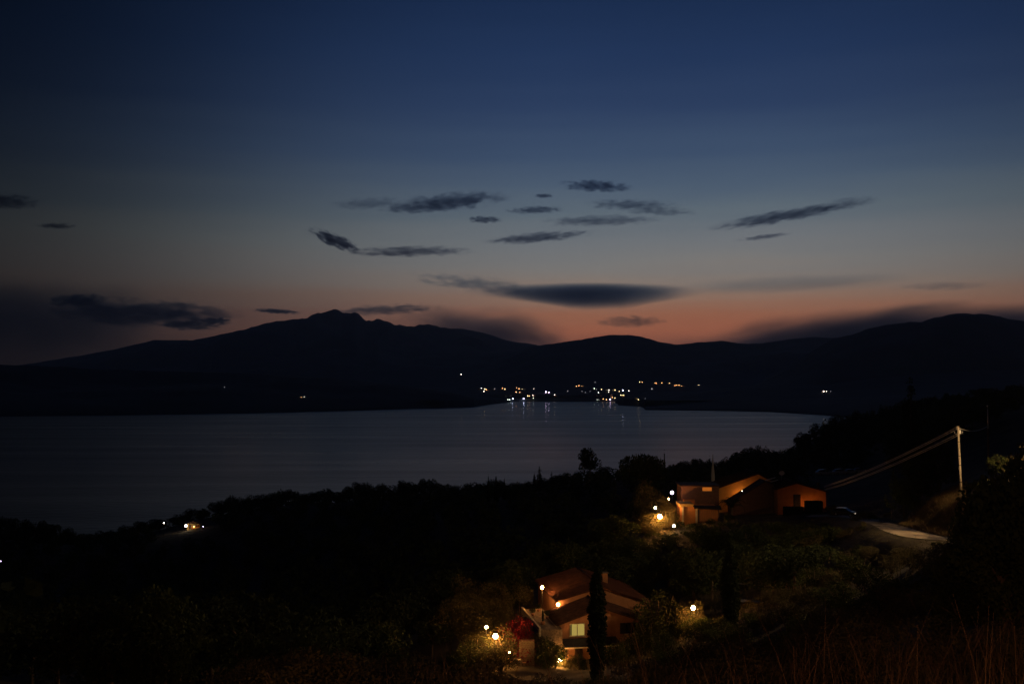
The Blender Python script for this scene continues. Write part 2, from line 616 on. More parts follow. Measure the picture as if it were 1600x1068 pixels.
def Hraw(x, y):
    q = np.stack([np.atleast_1d(x).ravel(), np.atleast_1d(y).ravel()], -1) / 100.0
    out = np.empty(len(q))
    for i in range(0, len(q), 20000):
        k = q[i:i + 20000]
        d = np.linalg.norm(k[:, None] - _c[None], axis=-1)
        out[i:i + 20000] = tps(d) @ W_[:n_] + W_[n_] + k @ W_[n_ + 1:]
    return out.reshape(np.shape(x))


yy = np.concatenate([np.arange(-60, 60, 2.5), np.arange(60, 210, 1.25), np.arange(210, 250, 2.5), np.arange(250, 1100, 6)])
xx = np.concatenate([np.arange(-620, -100, 8), np.arange(-100, 20, 2.5), np.arange(20, 75, 1.1), np.arange(75, 120, 2.5), np.arange(120, 720, 8)])
GX, GY = np.meshgrid(xx, yy)
GZ = Hraw(GX, GY) + fbm(GX / 9, GY / 9, 21, 4) * .5 * np.clip((np.hypot(GX, GY) - 4) / 10, 0, 1)
GZ = np.where(GY > 980, np.minimum(GZ, -12), GZ)


def H(x, y):
    i = int(np.clip(np.searchsorted(yy, y) - 1, 0, len(yy) - 2))
    j = int(np.clip(np.searchsorted(xx, x) - 1, 0, len(xx) - 2))
    a = (y - yy[i]) / (yy[i + 1] - yy[i])
    b = (x - xx[j]) / (xx[j + 1] - xx[j])
    return float((GZ[i, j] * (1 - b) + GZ[i, j + 1] * b) * (1 - a) + (GZ[i + 1, j] * (1 - b) + GZ[i + 1, j + 1] * b) * a)


def gp(u, v, y0=60, y1=320):
    """where the sight line through (u, v) meets the hillside"""
    for y in np.arange(y0, y1, .5):
        q = P(u, v, y)
        if q[2] <= H(q[0], y):
            return q[0], y
    return P(u, v, y1)[0], y1


def ux(u, y):
    return (u - 800) / F * y, y


def smooth_line(pts, n):
    pts = np.array(pts, float)
    tt = np.linspace(0, len(pts) - 1, n)
    a = np.stack([np.interp(tt, range(len(pts)), pts[:, k]) for k in range(pts.shape[1])], -1)
    for _ in range(n // 8):
        a[1:-1] = a[1:-1] * .5 + (a[:-2] + a[2:]) * .25
    return a


# the track is cut level into the slope
rp = [(62, 72), (51, 85), ux(1446, 94), ux(1408, 112), ux(1382, 136), ux(1352, 165), ux(1335, 184), ux(1305, 194), ux(1262, 197.5)]
RL = smooth_line(rp, 90)
rz_ = [88.6, 86.6] + [float(P(u_, v_, y_)[2]) for u_, v_, y_ in [(1446, 841, 94), (1408, 830, 112), (1382, 820.5, 136), (1352, 812, 165), (1335, 808.5, 184), (1305, 806, 194), (1262, 805.5, 197.5)]]
RZL = np.interp(np.linspace(0, 8, 90), range(9), rz_)
for _ in range(14):
    RZL[1:-1] = RZL[1:-1] * .5 + (RZL[:-2] + RZL[2:]) * .25
m_ = (GX > 15) & (GX < 75) & (GY > 62) & (GY < 206)
gx, gy = GX[m_], GY[m_]
dd = np.hypot(gx[:, None] - RL[None, :, 0], gy[:, None] - RL[None, :, 1])
k_ = dd.argmin(1)
w_ = np.clip((6.2 - dd.min(1)) / 3.6, 0, 1)
GZ[m_] = GZ[m_] * (1 - w_) + RZL[k_] * w_
obj('hillside', grid_mesh('hillside', GX, GY, GZ, M['ground']), kind='structure')

# ------------------------------------------------------------------ sea
msea = bpy.data.materials.new('sea_water')
msea.use_nodes = True
t = msea.node_tree
b = t.nodes['Principled BSDF']
b.inputs['Base Color'].default_value = (.004, .008, .012, 1)
b.inputs['IOR'].default_value = 1.33
b.inputs['Specular IOR Level'].default_value = .5
b.inputs['Specular Tint'].default_value = (.74, .93, 1, 1)
tcn = NN(t, 'ShaderNodeTexCoord')
m1 = NN(t, 'ShaderNodeMapping')
m1.inputs['Scale'].default_value = (.0012, .011, 1)
m1.inputs['Rotation'].default_value = (0, 0, math.radians(-3))
t.links.new(tcn.outputs['Object'], m1.inputs[0])
n1 = NN(t, 'ShaderNodeTexNoise')
n1.inputs['Scale'].default_value = 1.0
n1.inputs['Detail'].default_value = 7
n1.inputs['Roughness'].default_value = .6
t.links.new(m1.outputs[0], n1.inputs['Vector'])
r1 = NN(t, 'ShaderNodeMapRange')
r1.inputs['From Min'].default_value = .3
r1.inputs['From Max'].default_value = .72
r1.inputs['To Min'].default_value = .40
r1.inputs['To Max'].default_value = .24
t.links.new(n1.outputs[0], r1.inputs['Value'])
t.links.new(r1.outputs[0], b.inputs['Roughness'])
m2 = NN(t, 'ShaderNodeMapping')
m2.inputs['Scale'].default_value = (.05, .14, 1)
t.links.new(tcn.outputs['Object'], m2.inputs[0])
n2 = NN(t, 'ShaderNodeTexNoise')
n2.inputs['Scale'].default_value = 1.0
n2.inputs['Detail'].default_value = 5
t.links.new(m2.outputs[0], n2.inputs['Vector'])
bp = NN(t, 'ShaderNodeBump')
bp.inputs['Strength'].default_value = .8
bp.inputs['Distance'].default_value = 1.6
t.links.new(n2.outputs[0], bp.inputs['Height'])
t.links.new(bp.outputs[0], b.inputs['Normal'])
# calmer facets between the ripples carry the narrow light streaks
b2 = NN(t, 'ShaderNodeBsdfPrincipled')
b2.inputs['Base Color'].default_value = (.004, .008, .012, 1)
b2.inputs['IOR'].default_value = 1.33
b2.inputs['Roughness'].default_value = .11
mxs = NN(t, 'ShaderNodeMixShader')
mxs.inputs[0].default_value = .16
t.links.new(b.outputs[0], mxs.inputs[1])
t.links.new(b2.outputs[0], mxs.inputs[2])
t.links.new(mxs.outputs[0], t.nodes['Material Output'].inputs['Surface'])
sea = MB().add([(-15500, -150, 0), (15500, -150, 0), (15500, 14000, 0), (-15500, 14000, 0)], [(0, 1, 2, 3)])
sea = obj('sea', sea.mesh('sea', msea), kind='structure')


# ------------------------------------------------------------------ clouds (absorbing volumes, tens of kilometres away)
def icosphere(sub):
    import bmesh
    bm = bmesh.new()
    bmesh.ops.create_icosphere(bm, subdivisions=sub, radius=1)
    vs = [v.co.copy() for v in bm.verts]
    fs = [tuple(v.index for v in f.verts) for f in bm.faces]
    bm.free()
    return vs, fs


ICO_V, ICO_F = icosphere(4)


def cloud(u, v, w, h, tilt, tau, label, warm=False, seed=0, soft=.6, nscale=2.2, y=24000, flat=False, rag=2.6):
    c = P(u, v, y)
    sx, sz = w / F * y / 2, h / F * y / 2
    sy = max(sx * .6, sz)
    m = bpy.data.materials.new('cloud_vapour')
    m.use_nodes = True
    t = m.node_tree
    t.nodes.clear()
    tcn = NN(t, 'ShaderNodeTexCoord')
    mpn = NN(t, 'ShaderNodeMapping')
    k = min(2.6, max(1.0, (w / h) ** .42))
    mpn.inputs['Scale'].default_value = (k, .8, 1.0)
    mpn.inputs['Location'].default_value = (seed * 3.1, seed * 1.7, seed)
    t.links.new(tcn.outputs['Object'], mpn.inputs[0])
    nz = NN(t, 'ShaderNodeTexNoise')
    nz.inputs['Scale'].default_value = nscale
    nz.inputs['Detail'].default_value = 8
    nz.inputs['Roughness'].default_value = .55
    nz.inputs['Distortion'].default_value = .35
    t.links.new(mpn.outputs[0], nz.inputs['Vector'])
    ln = NN(t, 'ShaderNodeVectorMath', op='LENGTH')
    t.links.new(tcn.outputs['Object'], ln.inputs[0])
    # density falls from the core to the rim, eaten by noise
    s1 = NN(t, 'ShaderNodeMath', op='MULTIPLY_ADD', i1=-1.25, i2=1.12)
    t.links.new(ln.outputs['Value'], s1.inputs[0])
    s2 = NN(t, 'ShaderNodeMath', op='MULTIPLY_ADD', i1=rag, i2=-rag * .52)
    t.links.new(nz.outputs[0], s2.inputs[0])
    s3 = NN(t, 'ShaderNodeMath', op='ADD')
    t.links.new(s1.outputs[0], s3.inputs[0])
    t.links.new(s2.outputs[0], s3.inputs[1])
    # nothing touches the rim of the body itself
    rim = NN(t, 'ShaderNodeMapRange')
    rim.inputs['From Min'].default_value = 1.0
    rim.inputs['From Max'].default_value = .80
    t.links.new(ln.outputs['Value'], rim.inputs['Value'])
    mr = NN(t, 'ShaderNodeMapRange')
    mr.interpolation_type = 'SMOOTHSTEP'
    mr.inputs['From Min'].default_value = .0
    mr.inputs['From Max'].default_value = soft
    mr.inputs['To Max'].default_value = tau / (sy * 1.1)
    t.links.new(s3.outputs[0], mr.inputs['Value'])
    rm = NN(t, 'ShaderNodeMath', op='MULTIPLY')
    t.links.new(mr.outputs[0], rm.inputs[0])
    t.links.new(rim.outputs[0], rm.inputs[1])
    ab = NN(t, 'ShaderNodeVolumeAbsorption')
    ab.inputs['Color'].default_value = (.0, .22, .46, 1) if warm else (.0, .06, .22, 1)
    t.links.new(rm.outputs[0], ab.inputs['Density'])
    o_ = NN(t, 'ShaderNodeOutputMaterial')
    t.links.new(ab.outputs[0], o_.inputs['Volume'])
    me = bpy.data.meshes.new('cloud')
    if flat:
        # lens: level top, body hanging down to a blunt keel left of the middle
        import bmesh
        vs = []
        for p in ICO_V:
            z = p.z * (.42 if p.z > 0 else 1.0)
            if p.z < 0:
                z *= max(.06, 1 - abs(p.x - .12) ** .62 * 1.1) * 1.25
            vs.append((p.x, p.y, z))
    else:
        vs = [tuple(p) for p in ICO_V]
    me.from_pydata(vs, [], ICO_F)
    me.materials.append(m)
    me.polygons.foreach_set('use_smooth', [True] * len(me.polygons))
    o = bpy.data.objects.new('cloud', me)
    C.objects.link(o)
    o.location = c
    o.scale = (sx, sy, sz)
    o.rotation_euler = (0, math.radians(tilt), 0)
    tag(o, label, 'cloud')


CL = [
    (695, 317, 190, 34, -6, 3.6, 'long ragged dark cloud high above and right of the mountain peak', 0),
    (575, 318, 110, 24, -4, 1.0, 'faint wisp of cloud left of the long ragged one above the peak', 0),
    (524, 376, 84, 36, 22, 4.0, 'short thick dark cloud slanting down to the right, right above the peak', 0),
    (638, 393, 186, 15, -1, 4.2, 'thin straight dark streak of cloud to the right of the short slanting one', 0),
    (757, 343, 56, 18, 0, 2.4, 'small dark cloud below the right end of the long ragged cloud', 0),
    (849, 306, 30, 11, 0, 2.4, 'tiny dark cloud puff, smallest of the high clouds near the centre', 0),
    (932, 291, 105, 26, 3, 3.0, 'small ragged dark cloud, highest of the group in the middle of the sky', 0),
    (836, 328, 86, 16, -2, 2.6, 'small flat cloud just below the tiny cloud puff', 0),
    (985, 320, 138, 14, 1, 2.8, 'thin dark cloud streak below the ragged highest cloud', 0),
    (1030, 330, 110, 15, 2, 1.6, 'faint thin cloud trailing under the streak right of centre', 0),
    (938, 345, 170, 13, -1, 3.2, 'long thin dark cloud streak, lower of the pair in mid sky', 0),
    (840, 371, 156, 18, -5, 3.6, 'dark spindle shaped cloud rising slightly to the right above the bay', 0),
    (1222, 338, 215, 22, -9, 3.8, 'long dark cloud slanting up to the right in the right half of the sky', 0),
    (1318, 319, 110, 28, -8, .9, 'faint smoky tail at the upper right end of the long slanting cloud', 0),
    (1193, 370, 80, 10, -7, 2.0, 'short thin cloud streak underneath the long slanting cloud', 0),
    (915, 459, 440, 54, 0, 3.8, 'large dark lens shaped cloud over the orange glow', 1),
    (745, 444, 200, 22, 6, .8, 'faint smoky tail stretching left from the large lens shaped cloud', 1),
    (225, 489, 290, 40, 1, 2.5, 'broad dark cloud left of the mountain peak above its long slope', 1),
    (122, 469, 90, 20, -2, 2.2, 'small dark cloud above the left end of the broad one', 1),
    (335, 501, 54, 12, 0, 2.6, 'small dark cloud fleck right of the broad cloud by the mountain slope', 1),
    (300, 508, 100, 15, 1, 2.0, 'thin dark cloud below the broad cloud by the mountain slope', 1),
    (432, 486, 74, 7, 3, 3.0, 'thin dark line of cloud touching the left shoulder of the mountain', 1),
    (30, 500, 620, 170, 2, 1.7, 'huge dim cloud mass filling the lower left of the sky', 1),
    (88, 353, 56, 16, 0, 2.2, 'small lone dark cloud in the far left of the sky', 0),
    (8, 315, 100, 40, 0, 2.0, 'dark cloud patch cut by the left edge of the sky', 0),
    (600, 484, 180, 14, -3, 1.6, 'thin faint cloud streak just right of the mountain summit', 1),
    (735, 526, 420, 110, 2, 2.6, 'wide grey cloud bank behind the right slope of the mountain', 1),
    (1375, 531, 900, 118, -4.5, 5.0, 'long low grey cloud bank lying on the hills at the right', 1),
    (985, 502, 110, 18, 0, .9, 'faint smudge of cloud inside the orange glow', 1),
    (1230, 444, 520, 24, -2, .55, 'very faint long veil of cloud above the orange band at right', 1),
    (1475, 447, 150, 11, 0, .4, 'faint thin streak of cloud near the right edge above the hills', 1),
]
for i, (u, v, w, h, tl, tau, lb, wm) in enumerate(CL):
    big = w > 400
    f_ = 1.0 if (big or i == 15) else 1.2
    if not wm:
        tau *= .66
        h *= .52
        w *= 1.06
    cloud(u, v, w * f_, h * f_ * 1.1, tl, tau, lb, bool(wm), i + 1, soft=.8 if big else .75 if i == 15 else .6, nscale=1.5 if big else 2.4, rag=.35 if i == 15 else 1.0 if big else 3.0,
          y=(28000 if i in (26, 27, 22) else 24000) + i * 37, flat=(i == 15))

# ------------------------------------------------------------------ foliage
def leaves(lobes, n, size, seed, shell=.55, gap=.35, flatten=1.0):
    r = np.random.default_rng(seed)
    lob = np.array(lobes, float)
    vol = lob[:, 3] * lob[:, 4] * lob[:, 5]
    idx = r.choice(len(lob), n, p=vol / vol.sum())
    d = r.normal(size=(n, 3))
    d /= np.linalg.norm(d, axis=1)[:, None]
    rad = shell + (1 - shell) * r.random(n) ** .6
    # clumps: pull the points of a lobe towards a few twig ends
    p = lob[idx, :3] + d * rad[:, None] * lob[idx, 3:6]
    g = vnoise(p[:, 0] * 7 + 50, p[:, 2] * 7 + p[:, 1] * 5 + 50, seed)
    keep = g > gap * r.random(n) + gap * .4
    p, d = p[keep], d[keep]
    n = len(p)
    a = r.normal(size=(n, 3))
    a /= np.linalg.norm(a, axis=1)[:, None]
    nn = d * .6 + r.normal(size=(n, 3)) * .8
    b = np.cross(a, nn)
    b /= np.linalg.norm(b, axis=1)[:, None] + 1e-9
    s = size * (.6 + .8 * r.random(n))[:, None]
    q = np.stack([p - a * s, p - b * s * .55, p + a * s, p + b * s * .55], 1).reshape(-1, 3)
    return q, np.arange(n * 4).reshape(-1, 4)


def lobes_round(k, seed, rx=.34, ry=.34, z0=.30, z1=1.0, lr=.2):
    r = np.random.default_rng(seed)
    out = [(0, 0, (z0 + z1) / 2, rx * .75, ry * .75, (z1 - z0) * .40)]
    for i in range(k):
        a = r.random() * 6.28
        e = r.random()
        h = z0 + lr * .6 + (z1 - z0 - lr * 1.4) * r.random()
        w = math.sqrt(max(0.05, 1 - ((h - (z0 + z1) / 2) / ((z1 - z0) * .55)) ** 2))
        l = lr * (.7 + .6 * r.random())
        out.append((math.cos(a) * rx * w * .75, math.sin(a) * ry * w * .75, h, l, l, l * .8))
    return out


def trunk_mb(h=.5, r=.03, limbs=5, seed=1, lean=.04):
    rr = random.Random(seed)
    mb = MB()
    top = (rr.uniform(-lean, lean), rr.uniform(-lean, lean), h)
    mb.tube([(0, 0, -.04), (top[0] * .3, top[1] * .3, h * .45), top], [r * 1.2, r * .85, r * .55], 7)
    for i in range(limbs):
        a = 6.28 * i / max(1, limbs) + rr.random()
        z = h * rr.uniform(.55, .95)
        f = z / h
        s = Vector((top[0] * f, top[1] * f, z))
        e = s + Vector((math.cos(a) * .2, math.sin(a) * .2, .22 * rr.uniform(.7, 1.2)))
        mb.tube([s, (s + e) / 2 + Vector((0, 0, .015)), e], [r * .5, r * .36, r * .15], 5)
    return mb


def kind_round(seed, m, n=2600, size=.028, **kw):
    q, f = leaves(lobes_round(11, seed, **kw), n, size, seed)
    return (np_mesh('crown', q, f, m), trunk_mb(.55, .028, 5, seed).mesh('trunk', M['bark'], True))


def kind_spire(seed, m, w=.12, n=2400, size=.02, layers=9, z0=.06):
    lob = []
    for i in range(layers):
        f = i / (layers - 1)
        lob.append((0, 0, z0 + (1 - z0) * f * .96, w * (1 - f) ** .7 * (1.0 if i % 2 else .82) + .012, w * (1 - f) ** .7 + .012, .09))
    q, f = leaves(lob, n, size, seed, shell=.2, gap=.2)
    return (np_mesh('crown', q, f, m), trunk_mb(.85, .018, 0, seed, .005).mesh('trunk', M['bark'], True))


def kind_column(seed, m, w=.09, n=9000, size=.012):
    lob = []
    r = random.Random(seed)
    for i in range(16):
        f = i / 15
        ww = w * min(1, .70 + f * 1.2) * (1 - max(0, f - .55) / .47) ** .75 + .006
        lob.append((r.uniform(-.012, .012), r.uniform(-.012, .012), .05 + f * .93, ww, ww, .06))
    q, f = leaves(lob, n, size, seed, shell=.35, gap=.12)
    return (np_mesh('crown', q, f, m), trunk_mb(.8, .016, 0, seed, .004).mesh('trunk', M['bark'], True))


def kind_umbrella(seed, m, n=6500, size=.022):
    r = random.Random(seed)
    lob = [(0, 0, .80, .52, .52, .14)]
    for i in range(20):
        a, d = r.random() * 6.28, math.sqrt(r.random()) * .52
        lob.append((math.cos(a) * d, math.sin(a) * d, .84 - d * .36 + r.uniform(-.02, .02), .17, .17, .10))
    q, f = leaves(lob, n, size, seed, shell=.3, gap=.25)
    mb = MB()
    mb.tube([(0, 0, -.05), (.02, .01, .3), (.0, .0, .62)], [.035, .03, .022], 8)
    for i in range(8):
        a = i * .785 + r.random() * .4
        mb.tube([(0, 0, .5 + .02 * i % .1), (math.cos(a) * .16, math.sin(a) * .16, .63), (math.cos(a) * .36, math.sin(a) * .36, .74)], [.016, .012, .005], 5)
    return (np_mesh('crown', q, f, m), mb.mesh('trunk', M['bark'], True))


def kind_shrub(seed, m, n=2600, size=.034):
    q, f = leaves(lobes_round(9, seed, rx=.52, ry=.52, z0=.02, z1=.95, lr=.26), n, size, seed, shell=.35, gap=.4)
    mb = MB()
    r = random.Random(seed)
    for i in range(6):
        a = i * 1.05 + r.random()
        mb.tube([(0, 0, -.05), (math.cos(a) * .15, math.sin(a) * .15, .35), (math.cos(a) * .34, math.sin(a) * .34, .75)], [.02, .014, .005], 5)
    return (np_mesh('foliage', q, f, m), mb.mesh('stem', M['bark'], True))


K = dict(
    dark=[kind_round(100 + i, M['leaf']) for i in range(5)],
    broad=[kind_round(120 + i, M['leaf'], rx=.46, ry=.46, z0=.2, lr=.24) for i in range(4)],
    oak=[kind_round(140 + i, M['oak'], 5200, .022, rx=.42, ry=.42, z0=.22) for i in range(3)],
    olive=[kind_round(160 + i, M['olive'], 6500, .018, rx=.44, ry=.44, z0=.25) for i in range(3)],
    spire=[kind_spire(180 + i, M['cypress']) for i in range(3)],
    fir=[kind_spire(190 + i, M['pine'], w=.24, layers=10) for i in range(3)],
    column=[kind_column(200 + i, M['cypress']) for i in range(2)],
    umbrella=[kind_umbrella(210, M['pine'])],
    shrub=[kind_shrub(220 + i, M['oak'], 4200, .026) for i in range(4)],
    scrub=[kind_shrub(230 + i, M['scrub'], 5200, .020) for i in range(4)],
    boug=[kind_shrub(240 + i, M['bough'], 3600, .026) for i in range(2)],
    oleander=[kind_shrub(250 + i, M['olive'], 4200, .024) for i in range(2)],
)
PART = {'shrub': ('foliage', 'stem'), 'scrub': ('foliage', 'stem'), 'boug': ('foliage', 'stem'), 'oleander': ('foliage', 'stem')}


def plant(name, kind, x, y, h, wf, label, cat, group=None, z=None, i=None):
    ms = K[kind][random.randrange(len(K[kind])) if i is None else i % len(K[kind])]
    o = thing(name, label, cat, (x, y, (H(x, y) if z is None else z) - .05), random.random() * 6.28, group, (h * wf, h * wf, h))
    a, b_ = PART.get(kind, ('crown', 'trunk'))
    child(a, ms[0], o)
    child(b_, ms[1], o)
    return o


# lights and buildings that nothing may stand in front of: (u0, v0, u1, v1, depth)
CLEAR = [(745, 905, 1010, 1050, 124), (1068, 935, 1098, 962, 118), (1150, 900, 1188, 950, 135), (1060, 750, 1120, 815, 200), (1018, 762, 1062, 828, 200), (1000, 748, 1018, 800, 200), (1118, 738, 1295, 812, 205),
         (1297, 795, 1345, 815, 190), (1355, 812, 1445, 845, 150), (1400, 778, 1490, 835, 118), (1385, 785, 1402, 813, 165), (1275, 732, 1350, 741, 262), (1290, 700, 1500, 765, 118),
         (248, 812, 330, 830, 445), (1490, 660, 1510, 790, 117), (1538, 628, 1552, 742, 150), (1105, 710, 1122, 745, 225)]


def blocked(x, y, z0, z1, w):
    ua, va = proj((x - w, y, z1))
    ub, vb = proj((x + w, y, z0))
    for a, b_, c, d, dep in CLEAR:
        if y < dep + 6 and ub > a and ua < c and vb > b_ and va < d:
            return True
    return False


# the crest line: treetops against the water
CREST = [(-60, 800, 400), (-20, 806, 400), (10, 806, 405), (45, 808, 410), (80, 814, 420), (108, 825, 440), (130, 831, 450), (165, 828, 460), (200, 819, 470), (230, 812, 475), (252, 808, 480), (275, 803, 480),
         (288, 800, 480), (305, 793, 480), (340, 780, 480), (380, 771, 480), (410, 769, 480), (425, 764, 480), (440, 759, 480), (455, 764, 480), (470, 767, 478), (500, 761, 475), (525, 763, 470), (545, 757, 465),
         (555, 752, 465), (575, 751, 460), (600, 757, 450), (625, 751, 448), (645, 749, 445), (665, 743, 440), (685, 750, 435), (705, 757, 425), (730, 749, 415), (755, 748, 400), (790, 751, 385), (820, 749, 375),
         (850, 745, 370), (875, 738, 360), (900, 729, 350), (945, 727, 345), (965, 722, 330), (1048, 722, 340), (1062, 717, 350), (1085, 715, 350), (1105, 714, 350), (1125, 716, 355), (1140, 707, 370),
         (1160, 703, 375), (1173, 693, 385), (1188, 690, 385), (1200, 694, 390), (1208, 706, 395), (1222, 701, 400), (1236, 692, 405), (1245, 685, 410), (1262, 668, 420), (1275, 660, 425), (1288, 653, 430), (1305, 648, 430), (1330, 642, 420),
         (1355, 636, 410), (1385, 628, 400), (1450, 618, 400), (1480, 612, 400), (1520, 606, 390), (1560, 602, 380), (1600, 598, 370), (1640, 596, 360)]
cu, cv, cy = [c[0] for c in CREST], [c[1] for c in CREST], [c[2] for c in CREST]


def seglabel(u):
    if u < 120: return 'low dark tree on the dark point at the left edge above the water'
    if u < 330: return 'dark treetop on the treeline above the small lit house at left'
    if u < 560: return 'rounded dark treetop on the treeline at left of centre, against the water'
    if u < 760: return 'rounded dark treetop on the treeline in the middle, against the water'
    if u < 960: return 'dark tree on the crest between the small spires and the umbrella pine'
    if u < 1140: return 'dark tree on the crest right of the umbrella pine, behind the roofs'
    if u < 1300: return 'tall dark tree on the crest rising to the right above the ochre house'
    return 'dark tree on the black wooded hill at right under the far ridge'


NT = 0
u = -70.0
rc = random.Random(5)
while u < 1650:
    v = float(np.interp(u, cu, cv)) + rc.uniform(-1.5, 4.0)
    y = float(np.interp(u, cu, cy)) + rc.uniform(-14, 14)
    p = P(u, v, y)
    g = H(p[0], y)
    h = max(3.0, p[2] - g)
    wpx = rc.uniform(15, 30)
    w = wpx / F * y
    if 905 < u < 942 or 950 < u < 1052:
        u += 8
        continue
    kd = rc.choice(['dark', 'broad', 'broad']) if u < 1230 else rc.choice(['dark', 'fir', 'broad'])
    if h > 2.2:
        wf = w / h / (.84 if kd == 'dark' else .98 if kd == 'broad' else .5)
        plant('tree', kd, p[0], y, h, max(.35, min(1.9, wf)), seglabel(u), 'tree', 'treeline against the water' if u < 1300 else 'trees of the black hill at right')
        NT += 1
    u += wpx * rc.uniform(.42, .7)

# named silhouettes
def sil(kind, u, v, y, wpx, label, name='tree', cat='tree', i=None, base=.98, hmin=3):
    p = P(u, v, y)
    h = max(hmin, p[2] - H(p[0], y))
    plant(name, kind, p[0], y, h, wpx / F * y / h / base, label, cat, i=i)


sil('dark', 921, 695, 330, 40, 'tall round dark tree standing alone above the crest left of the umbrella pine', base=.8)
sil('umbrella', 1003, 702, 232, 92, 'wide domed umbrella pine left of the lit houses, against the water', 'umbrella_pine', 'pine tree', base=1.3)
for u, v, w, lb in [(763, 741, 7, 'leftmost of the small dark spires on the treeline in the centre'), (775, 740, 9, 'second small dark spire on the treeline in the centre, next to the leftmost'),
                    (788, 746, 7, 'lowest of the three small dark spires left of the larger conifer'), (835, 738, 9, 'narrow dark spire just left of the larger conifer on the treeline'),
                    (1038, 703, 6, 'tiny dark spire at the right edge of the umbrella pine'), (1109, 712, 6, 'tiny dark spire beside the pale mast')]:
    sil('spire', u, v, 345 if u < 1000 else 300, w, lb, 'cypress', 'cypress', base=.24)
sil('fir', 843, 726, 345, 17, 'dark conifer with a pointed top rising over the treeline in the centre', 'conifer', 'conifer', base=.5)
sil('fir', 862, 735, 345, 12, 'smaller dark conifer right of the pointed one on the treeline', 'conifer', 'conifer', base=.5)
sil('fir', 1422, 582, 250, 42, 'tallest dark conifer on the black hill left of the utility pole', 'conifer', 'conifer', base=.5)
sil('fir', 1290, 650, 300, 30, 'dark conifer at the right end of the visible water', 'conifer', 'conifer', base=.5)

# the wood between the lookout and the crest
woods = []
rw = random.Random(11)
y = 62.0
while y < 520:
    s = 6.5 + y * .010
    x = -0.62 * y - 30
    while x < .62 * y + 30:
        px, py = x + rw.uniform(-.4, .4) * s, y + rw.uniform(-.4, .4) * s
        x += s
        uu, _ = proj((px, py, 70))
        cresty = float(np.interp(uu, cu, cy))
        if py > cresty + 60 or (px > 16 and py < 112 and px < 60) or abs(px) > 560:
            continue
        if uu > 560 and py < 100 and uu < 1200: 
            continue
        g = H(px, py)
        h = rw.uniform(4.5, 8.5)
        if px > 46 and 62 < py < 235:
            continue
        # stay under the crest line of treetops
        vt = float(np.interp(uu, cu, cv)) + 6
        zt = P(uu, vt, py)[2]
        h = min(h, zt - g)
        w = h * .45
        if h < 2.0 or blocked(px, py, g, g + h, w):
            continue
        if 95 < py < 142 and -10 < px < 24 or 188 < py < 232 and 22 < px < 78:
            continue
        woods.append((py, px, py, h, uu))
    y += s * .9
woods.sort()


def shows(w):
    return -30 < w[4] < 1630


vis = [w for w in woods if shows(w)]
rest = [w for w in woods if not shows(w)]
NWOOD = 190
ind, rest = vis[:NWOOD], vis[NWOOD:] + rest


def woodlabel(u, y):
    if u < 400: return 'dark tree in the black wood at the lower left, ' + ('near the bottom edge' if y < 90 else 'halfway up to the treeline' if y < 150 else 'just under the far treeline')
    if u < 760: return 'dark tree in the black wood left of the farmhouse, ' + ('below its lamps' if y < 110 else 'level with its lamps' if y < 150 else 'above its lamps')
    if u < 1060: return 'dark tree behind the farmhouse below the crest'
    if u < 1300: return 'dark tree below the hilltop houses at right of centre'
    return 'dark tree on the slope above the road at right'


for _, px, py, h, uu in ind:
    kd = rw.choice(['dark', 'broad', 'oak'])
    plant('tree', kd, px, py, h, rw.uniform(.8, 1.15), woodlabel(uu, py), 'tree', 'trees of the dark wood')
# the remainder joined
lowq, lowf = [], []
protos = [leaves(lobes_round(8, 300 + i, rx=.44, ry=.44, z0=.1, lr=.26), 230, .085, 300 + i) for i in range(6)]
k0 = 0
for _, px, py, h, uu in rest:
    q, f = protos[rw.randrange(6)]
    a = rw.random() * 6.28
    c_, s_2 = math.cos(a), math.sin(a)
    sc_ = h * rw.uniform(.9, 1.2)
    qq = np.stack([(q[:, 0] * c_ - q[:, 1] * s_2) * sc_ + px, (q[:, 0] * s_2 + q[:, 1] * c_) * sc_ + py, q[:, 2] * h + H(px, py) - .3], -1)
    lowq.append(qq)
    lowf.append(f + k0)
    k0 += len(q)
o = obj('woodland', np_mesh('woodland', np.concatenate(lowq), np.concatenate(lowf), M['leaf']))
tag(o, 'black mass of woodland filling the slopes down to the water', 'woodland', kind='stuff')


# ------------------------------------------------------------------ lamps
def post_lamp(u, v, y, label, m='warm', r=.2, name='post_lamp', group=None, ground=None):
    p = P(u, v, y)
    g = H(p[0], y) if ground is None else ground
    o = thing(name, label, 'lamp', (p[0], y, min(g, p[2] - r - .15)), 0, group)
    h = p[2] - o.location.z
    MB().tube([(0, 0, -.1), (0, 0, h * .5), (0, 0, h - r)], [.045, .03, .022], 8).build('pole', M['darkm'], o, True)
    if h > 1.2:
        MB().tube([(0, 0, 0), (0, 0, .12), (0, 0, .25)], [.11, .1, .05], 8).build('base', M['darkm'], o, True)
    MB().ball((0, 0, h), r, 10, 7).build('globe', M[m], o, True)
    MB().tube([(0, 0, h - r - .05), (0, 0, h - r * .93)], [.04, .05], 8).build('collar', M['darkm'], o, True)
    return o


def wall_lamp(p, label, m='warm', r=.14, arm=(0, .25, 0)):
    o = thing('wall_lamp', label, 'lamp', p)
    MB().ball((0, 0, 0), r, 10, 7).build('globe', M[m], o, True)
    MB().tube([(arm[0], arm[1], arm[2] + r + .05), (0, 0, r + .06), (0, 0, r * .8)], .025, 6).build('bracket', M['darkm'], o, True)
    return o


